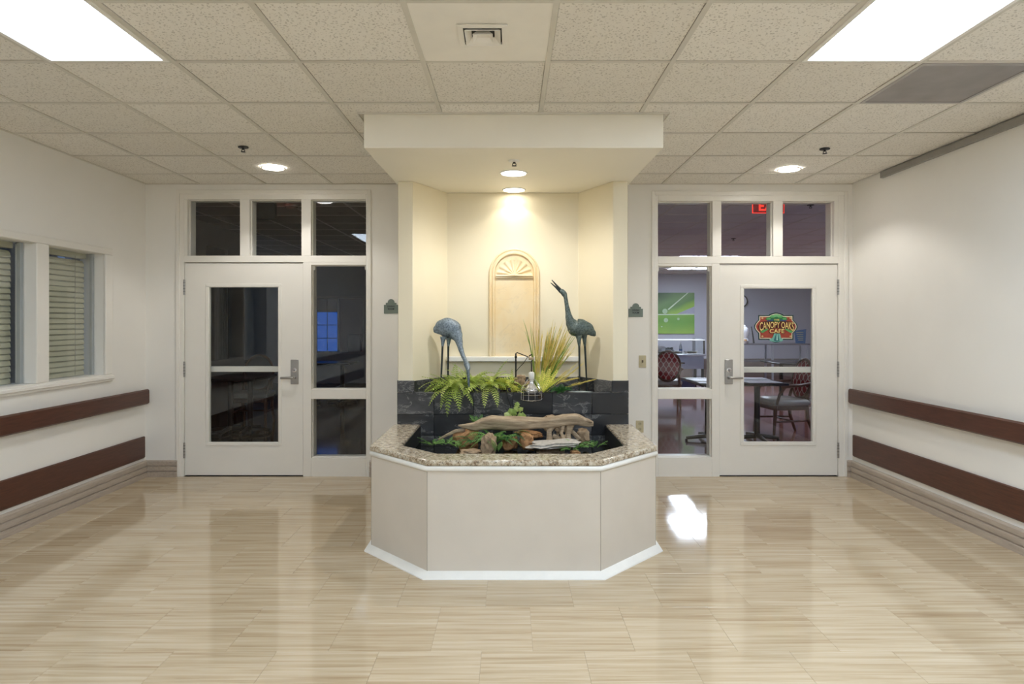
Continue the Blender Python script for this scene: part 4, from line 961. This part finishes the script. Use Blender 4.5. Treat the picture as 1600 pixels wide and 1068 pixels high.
def troffer2(x, y, label, grp):
    t = thing('ceiling_light', label, 'ceiling light', (x, y, CEIL), grp)
    fm = MB(); w = .03; xa, xb, ya, yb = x-.30, x+.30, y-.61, y+.61
    for q in ((xa, ya, xb, ya+w), (xa, yb-w, xb, yb), (xa, ya+w, xa+w, yb-w), (xb-w, ya+w, xb, yb-w)): fm.box(q[0], q[1], CEIL-.012, q[2], q[3], CEIL-.001)
    obj('frame', fm, M['white'], t); obj('diffuser', MB().box(xa+w, ya+w, CEIL-.009, xb-w, yb-w, CEIL-.002), M['tube2'], t)
troffer2(3.64, 13.68, 'lit ceiling panel far inside the cafe, left one of the mirrored pair', 'cafe ceiling panels')
troffer2(4.26, 13.68, 'lit ceiling panel far inside the cafe, right one of the mirrored pair', 'cafe ceiling panels')
troffer2(4.12, 15.62, 'lit ceiling panel before the cafe back wall, left of two', 'cafe ceiling panels')
troffer2(4.74, 15.62, 'lit ceiling panel before the cafe back wall, right of two', 'cafe ceiling panels')
troffer2(5.3, 8.4, 'unseen extra ceiling panel brightening the near right side of the cafe', 'cafe ceiling panels')  # added out of view to brighten the near table and cafe ceiling
troffer2(6.2, 10.2, 'unseen extra ceiling panel brightening the right side of the cafe', 'cafe ceiling panels')  # extra panel outside the view, put in for more light in the cafe
# exit sign
M['exitred'] = emit('exit_red', (1.0, .05, .03), .42, (.3,.01,.01))
M['exitface'] = emit('exit_face', (.75, .02, .05), .05, (.05,.005,.01))
def exit_sign(x0, x1, z0, z1, y, label):
    t = thing('exit_sign', label, 'sign', ((x0+x1)/2, y, z0))
    obj('face', MB().box(x0, y, z0, x1, y+.008, z1), M['exitface'], t)
    fr = MB(); e = .006
    for q in ((x0-e, z0-e, x1+e, z0), (x0-e, z1, x1+e, z1+e), (x0-e, z0, x0, z1), (x1, z0, x1+e, z1)): fr.box(q[0], y-.003, q[1], q[2], y+.010, q[3])
    obj('frame', fr, M['exitred'], t)
    text_obj('lettering', 'EXIT', x0+(x1-x0)*.19, x1-(x1-x0)*.05, z0+.018, z1-.018, y-.002, M['exitred'], t, .002, None, .03)
    obj('ceiling_mount', MB().box((x0+x1)/2-.1, y-.02, z1+e, (x0+x1)/2+.1, y+.03, CEIL), M['alu'], t)
ya = 6.78
exit_sign((1176.5-VX)*ya/F, (1224.5-VX)*ya/F, EYE+(VY-332)*ya/F, EYE+(VY-332)*ya/F+.135, ya, 'red glowing EXIT sign inside the cafe seen through the transom')
for x, y, lb in ((3.34, 7.35, 'dark sprinkler head inside the cafe behind the right transom'), (3.48, 10.3, 'dark sprinkler head deep inside the cafe ceiling')):
    sprinkler(x, y, CEIL-.001, lb)
# green leaf picture
YP = CY1-.04
pc = thing('wall_picture', 'large green leaf canvas with water drops on the cafe wall', 'picture', (P(1050, 521, YP).x, YP, P(0, 521, YP).z))
x0, x1, z0, z1 = P(1008, 0, YP).x, P(1085, 0, YP).x, P(0, 521, YP).z, P(0, 457, YP).z
def leafpic():
    t = NT('leaf_print'); gcoord = t.n('ShaderNodeTexCoord').outputs['Generated']; sx = t.n('ShaderNodeSeparateXYZ'); t.set(sx, 0, gcoord); gx, gz = sx.outputs[0], sx.outputs[2]
    up = t.math('GREATER_THAN', gz, .48); n_ = t.noise(gcoord, 3, 2)
    d = t.math('ADD', gz, t.math('MULTIPLY', gx, -.55)); w = t.ramp(t.math('ADD', d, t.math('MULTIPLY', n_, .2)), [(.05, (.22,.42,.04)), (.25, (.30,.52,.05)), (.42, (.10,.24,.05)), (.62, (.16,.30,.10)), (.9, (.05,.12,.05))])
    lo = t.ramp(t.math('ADD', gz, t.math('MULTIPLY', n_, .2)), [(.1, (.28,.50,.05)), (.4, (.12,.33,.02)), (.6, (.20,.42,.04))])
    t.base(t.mix(up, lo, w), .6); return t.m
obj('canvas', MB().box(x0, YP, z0, x1, YP+.04, z1), leafpic(), pc)
M['pale'] = plain('print_pale', (.62,.75,.55), .5); M['drop'] = plain('print_drop', (.45,.62,.38), .3)
def pp(px, py): q = P(px, py, YP); return (q.x, q.z)
obj('leaf_vein', MB().prism([pp(1020, 490.5), pp(1085, 490), pp(1085, 491.5), pp(1020, 492)], YP-.003, YP, 'y'), M['pale'], pc)
obj('leaf_vein', MB().prism([pp(1043, 483), pp(1074, 457), pp(1076, 457), pp(1045, 484)], YP-.003, YP, 'y'), M['pale'], pc)
obj('leaf_gap', MB().prism([pp(1058, 490), pp(1085, 478.5), pp(1085, 490)], YP-.0035, YP, 'y'), plain('print_lilac', (.36,.36,.46), .6), pc)
for px, py, r_ in ((1039, 486, .07), (1040.5, 500, .06), (1060, 498, .035), (1034, 510, .02)):
    q = pp(px, py); obj('water_drop', MB().prism([(q[0]+r_*math.cos(2*PI*k/14), q[1]+r_*math.sin(2*PI*k/14)) for k in range(14)], YP-.005, YP, 'y'), M['drop'], pc)
# serving counter with sneeze guard
YS = 14.3
def S(px, py): return P(px, py, YS)
sx0, sx1 = S(1012, 0).x, S(1103, 0).x; ztop = S(0, 553).z; zg = S(0, 532).z
sc = thing('serving_counter', 'stainless cafe serving counter with glass guard seen through the sidelight', 'counter', ((sx0+sx1)/2, YS+.3, 0))
obj('counter_top', MB().box(sx0, YS, ztop-.04, sx1, YS+.7, ztop), M['steel'], sc, bevel=.006)
obj('front_panel', MB().box(sx0+.02, YS+.02, ztop-.32, sx1-.04, YS+.06, ztop-.04), M['steel'], sc)
obj('tray_slide', MB().box(sx0, YS-.16, ztop-.20, sx1-.5, YS-.0, ztop-.17), M['darkwood'], sc)
for x in (sx0+.05, sx1-.06):
    for y in (YS+.05, YS+.62): obj('leg', MB().box(x-.025, y-.025, 0, x+.025, y+.025, ztop-.04), M['black'], sc)
obj('guard_shelf', MB().box(sx0, YS+.05, zg, sx1, YS+.5, zg+.02), M['white'], sc)
for x in (sx0+.03, sx1-.02): obj('guard_post', MB().box(x-.015, YS+.06, ztop, x+.015, YS+.09, zg), M['black'], sc)
obj('guard_glass', MB().box(sx0+.05, YS+.07, ztop+.06, sx1-.04, YS+.075, zg), M['glass'], sc)
for k, px in enumerate((1033, 1058, 1084)):
    a = S(px, 0).x; tr = thing('food_pan', ['white food pan at the left of the serving counter', 'white food pan in the middle of the serving counter', 'white food pan at the right of the serving counter'][k], 'food pan', (a, YS+.25, ztop), 'pans on the serving counter')
    obj('pan', MB().loft([[(a+sx_*w, YS+.25+sy_*.1, z) for sx_, sy_ in ((-1,-1),(1,-1),(1,1),(-1,1))] for w, z in ((.10, ztop), (.12, ztop+.055), (.11, ztop+.055), (.09, ztop+.01))]), M['white'], tr)
    obj('rim', MB().box(a-.13, YS+.14, ztop+.052, a+.13, YS+.155, ztop+.062), M['white'], tr)
a = S(1071, 0).x
t = thing('water_bottle', 'clear water bottle with blue label on the serving counter', 'bottle', (a, YS+.4, ztop))
obj('bottle_body', MB().lathe([(.032, ztop), (.034, ztop+.02), (.034, ztop+.15), (.014, ztop+.20), (.014, ztop+.215)], 14, (a, YS+.4, 0)), plain('bottle_plastic', (.55,.62,.72), .15), t, smooth=50)
obj('cap', MB().lathe([(.016, ztop+.215), (.016, ztop+.235)], 12, (a, YS+.4, 0)), M['white'], t); obj('bottle_label', MB().lathe([(.0352, ztop+.04), (.0352, ztop+.10)], 14, (a, YS+.4, 0)), plain('blue_label', (.03,.10,.40), .4), t)
a = S(1053, 0).x
t = thing('condiment_box', 'grey box of small dark packets on the serving counter', 'box', (a, YS+.42, ztop)); obj('tub', MB().box(a-.09, YS+.36, ztop, a+.09, YS+.5, ztop+.09), plain('grey_box', (.25,.27,.33), .5), t, bevel=.004)
for k in range(4): obj('packet', MB().box(a-.08+k*.042, YS+.38, ztop+.08, a-.05+k*.042, YS+.46, ztop+.125+.01*(k % 2)), M['dark'], t)
a = S(1038, 0).x; m = MB(); 
rk = rock('cloth_bundle', (a, YS+.42, ztop+.07), (.11, .08, .09), M['paper'], 'white cloth bundle at the left of the serving counter', 'cloth', 31, .2, .3, None)
t = thing('storage_crate', 'dark blue plastic crate on the floor before the serving counter', 'crate', (S(1070, 0).x, 13.6, 0)); a = P(1069, 0, 13.6).x
obj('crate_shell', MB().loft([[(a+sx_*w, 13.6+sy_*w*.7, z) for sx_, sy_ in ((-1,-1),(1,-1),(1,1),(-1,1))] for w, z in ((.17, 0), (.20, .26), (.185, .26), (.16, .02))]), plain('crate_blue', (.03,.05,.12), .4), t)
for s in (-1, 1): obj('handle', MB().box(a+s*.19, 13.55, .19, a+s*.21, 13.65, .215), M['dark'], t)
tag(obj('wall_cabinet', MB().box(P(1085, 0, 17).x, 16.9, .0, P(1098, 0, 17).x, 17.2, 1.05).box(P(1085, 0, 17).x+.03, 16.885, .08, P(1098, 0, 17).x-.03, 16.9, 1.0), plain('cabinet_grey', (.28,.29,.32), .4), bevel=.01), 'slim grey cabinet behind the serving counter end', 'cabinet')
# long console table along the cafe wall with things on it
YT = 15.6; zt = P(0, 536.5, YT).z; xa, xb = P(1150, 0, YT).x, P(1266, 0, YT).x
t = thing('console_table', 'long thin grey side table along the cafe wall behind the emblem', 'table', ((xa+xb)/2, YT, 0))
obj('table_top', MB().box(xa, YT, zt-.035, xb, YT+.5, zt), plain('console_grey', (.16,.15,.17), .35), t)
for x in (xa+.03, (xa+xb)/2, xb-.03):
    for y in (YT+.03, YT+.47): obj('leg', MB().box(x-.02, y-.02, 0, x+.02, y+.02, zt-.035), M['alu'], t)
obj('lower_shelf', MB().box(xa, YT, .52, xb, YT+.5, .55), plain('console_shelf', (.13,.11,.12), .35), t)
a = P(1168, 0, YT).x
t = thing('drink_urn', 'white rounded urn on a low bowl at the left of the side table', 'urn', (a, YT+.2, zt))
obj('urn_body', MB().lathe([(.10, zt+.0), (.11, zt+.05), (.10, zt+.09), (.06, zt+.12), (.10, zt+.20), (.115, zt+.28), (.09, zt+.36), (.03, zt+.40)], 20, (a, YT+.2, 0)), M['paper'], t, smooth=60); obj('lid_knob', MB().lathe([(.03, zt+.40), (.02, zt+.43), (.003, zt+.44)], 12, (a, YT+.2, 0)), M['paper'], t, smooth=60)
t = thing('fruit_bowl', 'small bowl with brown rolls beside the white urn', 'bowl', (a-.05, YT+.06, zt)); obj('bowl', MB().lathe([(.06, zt), (.10, zt+.06), (.095, zt+.06), (.05, zt+.01)], 18, (a-.06, YT+.06, 0)), M['paper'], t, smooth=50); obj('rolls', MB().lathe([(.08, zt+.05), (.06, zt+.10), (.01, zt+.11)], 14, (a-.06, YT+.06, 0)), M['orange'], t, smooth=60)
a = P(1263, 0, YT).x-.08
t = thing('menu_card', 'blue menu card standing at the right end of the side table', 'card', (a, YT+.2, zt)); obj('card_face', MB().prism([(a-.13, zt), (a+.10, zt), (a+.12, zt+.34), (a-.17, zt+.30)], YT+.2, YT+.21, 'y'), plain('menu_blue', (.03,.12,.30), .4), t)
for k in range(5): obj('text_line', MB().box(a-.12+k*.012, YT+.197, zt+.25-k*.045, a+.05, YT+.2, zt+.265-k*.045), plain('menu_yellow', (.5,.5,.25), .5), t)
obj('easel_foot', MB().box(a-.05, YT+.21, zt, a+.02, YT+.30, zt+.02), M['dark'], t)
a = P(1184, 0, YT).x
tag(obj('umbrella_rod', MB().tube([(a+.02, YT+.3, zt), (a-.01, YT+.3, zt+.22), (a-.04, YT+.3, zt+.40)], [.02, .016, .01], 8), M['dark']), 'thin dark rod leaning on the wall by the emblem', 'rod')
ck = P(1160, 470, 17.9); t = thing('wall_clock', 'dark rimmed round clock on the cafe wall', 'clock', (ck.x, 17.95, ck.z-.16))
cm = MB(); cm.loft([[(ck.x+r_*math.cos(2*PI*k/24), y, ck.z+r_*math.sin(2*PI*k/24)) for k in range(24)] for r_, y in ((.17, 17.99), (.17, 17.95), (.145, 17.94), (.14, 17.96))], cap=False); obj('rim', cm, M['dark'], t, smooth=40)
obj('face', MB().loft([[(ck.x+r_*math.cos(2*PI*k/24), y, ck.z+r_*math.sin(2*PI*k/24)) for k in range(24)] for r_, y in ((.145, 17.97), (.145, 17.962))]), M['paper'], t)
for L_, a_ in ((.10, 1.2), (.07, 2.8)): obj('hand', MB().box(ck.x-.004, 17.958, ck.z, ck.x+.004, 17.961, ck.z+L_), M['dark'], t)

# ---- tables and chairs
def cafe_table(label, x, y, w, d, grp, h=.745):
    t = thing('cafe_table', label, 'table', (x, y, 0), grp)
    obj('table_top', MB().box(x-w/2, y-d/2, h-.035, x+w/2, y+d/2, h), M['darkwood'], t, bevel=.01)
    for s in (-1, 1):
        xx = x+s*(w/2-.22); obj('column', MB().tube([(xx, y, .05), (xx, y, h-.035)], .035, 14), M['black'], t, smooth=50)
        ft = MB(); ft.tube([(xx, y-d*.40, .035), (xx, y-.1, .062), (xx, y, .066), (xx, y+.1, .062), (xx, y+d*.40, .035)], [.022, .028, .034, .028, .022], 8); ft.tube([(xx-.26, y, .035), (xx, y, .06), (xx+.26, y, .035)], [.022, .03, .022], 8)
        obj('foot', ft, M['black'], t, smooth=50)
        for q in ((xx, y-d*.40), (xx, y+d*.40), (xx-.26, y), (xx+.26, y)): obj('glide', MB().lathe([(.018, 0), (.018, .025)], 10, (q[0], q[1], 0)), M['dark'], t)
    return t
M['mat'] = plain('laminated_placemat', (.90,.90,.92), .4)
cafe_table('dark cafe table with white placemats just inside the cafe door', 2.74, 8.15, 1.05, .85, 'cafe tables')
for k, (x, y, r_) in enumerate(((2.99, 7.92, .06), (3.03, 8.35, -.08), (2.42, 8.15, .05))):
    o = tag(obj('placemat', MB().box(x-.20, y-.17, .7455, x+.20, y+.17, .7510), M['mat']), ['white placemat at the near right corner of the cafe table', 'white placemat at the far right of the cafe table', 'white placemat at the left end of the cafe table'][k], 'placemat', 'white placemats'); o.rotation_euler.z = r_
cafe_table('dark cafe table farther back to the right in the cafe', 5.15, 12.0, .9, .9, 'cafe tables')
def lattice():
    t = NT('red_lattice_fabric'); co = t.n('ShaderNodeTexCoord').outputs['Object']; s = t.n('ShaderNodeSeparateXYZ'); t.set(s, 0, co); x = t.math('ADD', s.outputs[0], t.math('MULTIPLY', s.outputs[1], 0.0)); z = s.outputs[2]
    w = t.math('MULTIPLY', t.math('SINE', t.math('MULTIPLY', z, 2*PI/.15)), .021); ln = None
    for sg in (1, -1):
        q = t.math('ADD', x, t.math('MULTIPLY', w, sg)); q = t.math('ADD', q, .0 if sg > 0 else .045)
        fm_ = t.math('ABSOLUTE', t.math('SUBTRACT', t.math('FRACT', t.math('DIVIDE', t.math('ADD', q, 5.0), .09)), .5)); l = t.math('LESS_THAN', fm_, .09); ln = l if ln is None else t.math('MAXIMUM', ln, l)
    t.base(t.mix(ln, (.30,.015,.022,1), (.66,.50,.46,1)), .7); return t.m
M['lattice'] = lattice()
def oval(cx, cz, rx, rz, n=28): return [(cx+rx*math.cos(2*PI*k/n), cz+rz*math.sin(2*PI*k/n)) for k in range(n)]
def make_chair(label, loc, rz, grp):
    t = thing('dining_chair', label, 'chair', (0, 0, 0), grp)     # faces +y
    sd = MB(); sd.loft([[(sx_*w, .02+sy_*w2, z) for sx_, sy_ in ((-1,-1),(0,-1.0),(1,-1),(1.04,0),(1,1),(0,1.06),(-1,1),(-1.04,0))] for w, w2, z in ((.235, .225, .40), (.25, .24, .42), (.25, .24, .45), (.225, .215, .475), (.12, .11, .488))])
    obj('seat', sd, M['seatgrey'], t, smooth=50, label='pale grey padded seat')
    obj('seat_rail', MB().prism([(-.24, -.21), (.24, -.21), (.25, .26), (-.25, .26)], .34, .405), M['brownwood'], t, bevel=.012)
    for s in (-1, 1):
        obj('leg', MB().tube([(s*.235, .24, .40), (s*.24, .25, .25), (s*.245, .27, .0)], [.026, .022, .016], 10), M['brownwood'], t, smooth=50)
        obj('leg', MB().tube([(s*.205, -.20, .42), (s*.205, -.22, .22), (s*.21, -.30, .0)], [.026, .023, .017], 10), M['brownwood'], t, smooth=50)
        obj('stretcher', MB().tube([(s*.24, .25, .20), (s*.206, -.225, .20)], .012, 8), M['brownwood'], t, smooth=50)
        obj('back_post', MB().tube([(s*.205, -.20, .40), (s*.20, -.225, .52), (s*.19, -.25, .60)], [.024, .02, .018], 9), M['brownwood'], t, smooth=50)
        ar = MB(); ar.tube([(s*.225, -.24, .68), (s*.27, -.08, .66), (s*.285, .10, .655), (s*.27, .18, .64)], [.018, .022, .024, .018], 9); ar.tube([(s*.28, .13, .65), (s*.265, .20, .55), (s*.245, .23, .42)], [.018, .018, .02], 9)
        obj('armrest', ar, M['brownwood'], t, smooth=50)
    obj('stretcher', MB().tube([(-.225, .0, .20), (.225, .0, .20)], .012, 8), M['brownwood'], t, smooth=50)
    pad = MB(); n = 28
    tilt = lambda z: -.235-(z-.5)*.16
    rings = []
    for k, off in ((.80, -.030), (.93, -.022), (.95, .012), (.85, .026), (.5, .034)):
        rings.append([Vector((x, tilt(z)+off, z)) for x, z in oval(0, .72, .205*k, .25*k, n)])
    pad.loft(rings); obj('back_pad', pad, M['lattice'], t, smooth=60, label='red oval back with cream lattice pattern')
    rg = MB(); pts = [Vector((x, tilt(z), z)) for x, z in oval(0, .72, .207, .252, 36)]; rg.tube(pts+[pts[0]], .020, 9, ref=(0,1,0)); obj('back_frame', rg, M['brownwood'], t, smooth=60)
    t.location = loc; t.rotation_euler = (0, 0, rz); return t
c0 = make_chair('oval backed armchair with red lattice fabric at the table beside the cafe door', (3.56, 8.62, 0), D(98), 'cafe armchairs')
copy_thing(c0, 'oval backed red armchair seen from behind through the cafe sidelight', (2.68, 11.4, 0), D(-6))
copy_thing(c0, 'oval backed red armchair at the farther cafe table', (5.95, 12.0, 0), D(80))

# ---- dark dining room on the left
DY1 = 13.0; DX0 = -6.5; SWX = -3.98
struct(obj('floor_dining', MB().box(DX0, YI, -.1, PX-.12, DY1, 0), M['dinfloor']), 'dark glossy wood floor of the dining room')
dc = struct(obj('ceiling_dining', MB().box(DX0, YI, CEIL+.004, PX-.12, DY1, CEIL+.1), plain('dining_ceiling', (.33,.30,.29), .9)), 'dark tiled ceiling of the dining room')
for k in range(11): obj('grid_bar', MB().box(-6.2+k*.626-.012, YI, CEIL-.001, -6.2+k*.626+.012, DY1, CEIL+.004), M['gridline'], dc)
for k in range(10): obj('cross_bar', MB().box(DX0, YI+.4+k*.627-.012, CEIL-.0005, PX-.12, YI+.4+k*.627+.012, CEIL+.004), M['gridline'], dc)
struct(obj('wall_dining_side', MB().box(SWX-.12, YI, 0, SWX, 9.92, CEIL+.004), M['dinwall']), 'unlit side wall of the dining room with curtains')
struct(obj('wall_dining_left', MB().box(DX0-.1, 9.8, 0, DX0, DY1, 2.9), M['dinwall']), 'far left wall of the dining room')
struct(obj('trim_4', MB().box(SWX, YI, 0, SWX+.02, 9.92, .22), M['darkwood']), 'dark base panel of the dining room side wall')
bw0, bw1, bwz0, bwz1 = P(494, 0, DY1).x, P(567, 0, DY1).x, P(0, 549, DY1).z, P(0, 466, DY1).z
wm = MB()
for a, b, z0, z1 in ((DX0-.1, bw0, 0, 2.9), (bw1, PX, 0, 2.9), (bw0, bw1, 0, bwz0), (bw0, bw1, bwz1, 2.9)): wm.box(a, DY1, z0, b, DY1+.12, z1)
struct(obj('wall_dining_back', wm, M['dinwall']), 'unlit back wall of the dining room')
struct(obj('trim_5', MB().box(DX0, DY1-.02, 0, PX-.12, DY1, .26), M['darkwood']), 'dark base panel of the dining room back wall')
fm = MB(); e = .05
for q in ((bw0-e, bwz0-e, bw1+e, bwz0), (bw0-e, bwz1, bw1+e, bwz1+e), (bw0-e, bwz0, bw0, bwz1), (bw1, bwz0, bw1+e, bwz1)): fm.box(q[0], DY1-.03, q[1], q[2], DY1+.02, q[3])
xm = P(528, 0, DY1).x; fm.box(xm-.02, DY1+.03, bwz0, xm+.02, DY1+.07, bwz1)
w4 = struct(obj('window_4', fm, plain('dining_frame', (.50,.49,.47), .5)), 'window in the dining room back wall with blue dusk light')
M['dusk'] = emit('dusk_sky_pane', (.02, .20, .95), .10, (.02,.03,.05))
M['dusk2'] = emit('night_pane', (.10, .10, .16), .02, (.02,.02,.03))
nx, nz = 2, 4
for i in range(nx):
    for j in range(nz):
        a = bw0+(xm-.02-bw0)*i/nx; b = bw0+(xm-.02-bw0)*(i+1)/nx; z0 = bwz0+(bwz1-bwz0)*j/nz; z1 = bwz0+(bwz1-bwz0)*(j+1)/nz
        obj('pane', MB().box(a+.008, DY1+.06, z0+.008, b-.008, DY1+.066, z1-.008), M['dusk'] if j < 3 else M['dusk2'], w4)
obj('muntins', MB().box(bw0, DY1+.068, bwz0, xm, DY1+.075, bwz1), M['dark'], w4)
obj('pane', MB().box(xm+.02, DY1+.06, bwz0, bw1, DY1+.066, bwz1), M['dusk2'], w4)
# dark back of the exit sign and detector at the ceiling
ya = 6.95
bxs = thing('exit_sign', 'black back of an exit sign hanging behind the left transom', 'sign', (P(411, 0, ya).x, ya, P(0, 342, ya).z))
obj('housing', MB().box(P(394, 0, ya).x, ya, P(0, 342, ya).z, P(430, 0, ya).x, ya+.05, CEIL-.03), M['dark'], bxs, bevel=.004)
obj('ceiling_mount', MB().box(P(405, 0, ya).x, ya+.01, CEIL-.03, P(418, 0, ya).x, ya+.04, CEIL), M['dark'], bxs)
obj('lit_face', MB().box(P(396, 0, ya).x, ya+.05, P(0, 340, ya).z, P(428, 0, ya).x, ya+.054, CEIL-.05), M['exitred'], bxs, label='red glowing face on the far side')
t = thing('smoke_detector', 'round smoke detector on the dining room ceiling beside the exit sign', 'detector', (-2.43, 7.35, CEIL))
obj('detector_body', MB().lathe([(.075, CEIL), (.075, CEIL-.02), (.05, CEIL-.04), (.01, CEIL-.042)], 20, (-2.43, 7.35, 0)), M['grille'], t, smooth=50); obj('vent_ring', MB().lathe([(.068, CEIL-.020), (.070, CEIL-.026), (.064, CEIL-.032)], 20, (-2.43, 7.35, 0)), M['dark'], t)
# furniture in the gloom
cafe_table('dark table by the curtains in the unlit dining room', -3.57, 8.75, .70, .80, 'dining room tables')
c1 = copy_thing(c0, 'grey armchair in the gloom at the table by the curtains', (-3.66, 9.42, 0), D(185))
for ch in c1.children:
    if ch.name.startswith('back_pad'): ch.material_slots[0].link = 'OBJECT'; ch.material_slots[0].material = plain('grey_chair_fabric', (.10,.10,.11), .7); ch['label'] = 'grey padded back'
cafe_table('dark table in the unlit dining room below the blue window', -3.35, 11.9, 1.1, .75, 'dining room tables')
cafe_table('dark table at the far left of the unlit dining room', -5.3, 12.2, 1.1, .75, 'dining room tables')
M['curtain'] = plain('grey_curtain', (.16,.16,.18), .8)
for k, (y0_, y1_) in enumerate(((7.15, 7.75), (8.55, 9.2))):
    n = 44; a_ = [(SWX+.05+.022*math.sin(i*1.25), y0_+(y1_-y0_)*i/n) for i in range(n+1)]; b_ = [(x+.006, y) for x, y in a_[::-1]]
    tag(obj('curtain', MB().prism(a_+b_, .95, 2.45), M['curtain'], smooth=60), ['nearer grey curtain on the dining room side wall', 'farther grey curtain on the dining room side wall'][k], 'curtain', 'dining room curtains')
tag(obj('control_box', MB().box(P(545, 0, DY1).x, DY1-.06, bwz0, P(564, 0, DY1).x, DY1-.03, bwz0+.33).box(P(548, 0, DY1).x, DY1-.065, bwz0+.05, P(552, 0, DY1).x, DY1-.06, bwz0+.08), plain('control_grey', (.45,.45,.48), .5), bevel=.004), 'grey control box at the lower right of the blue window', 'box')
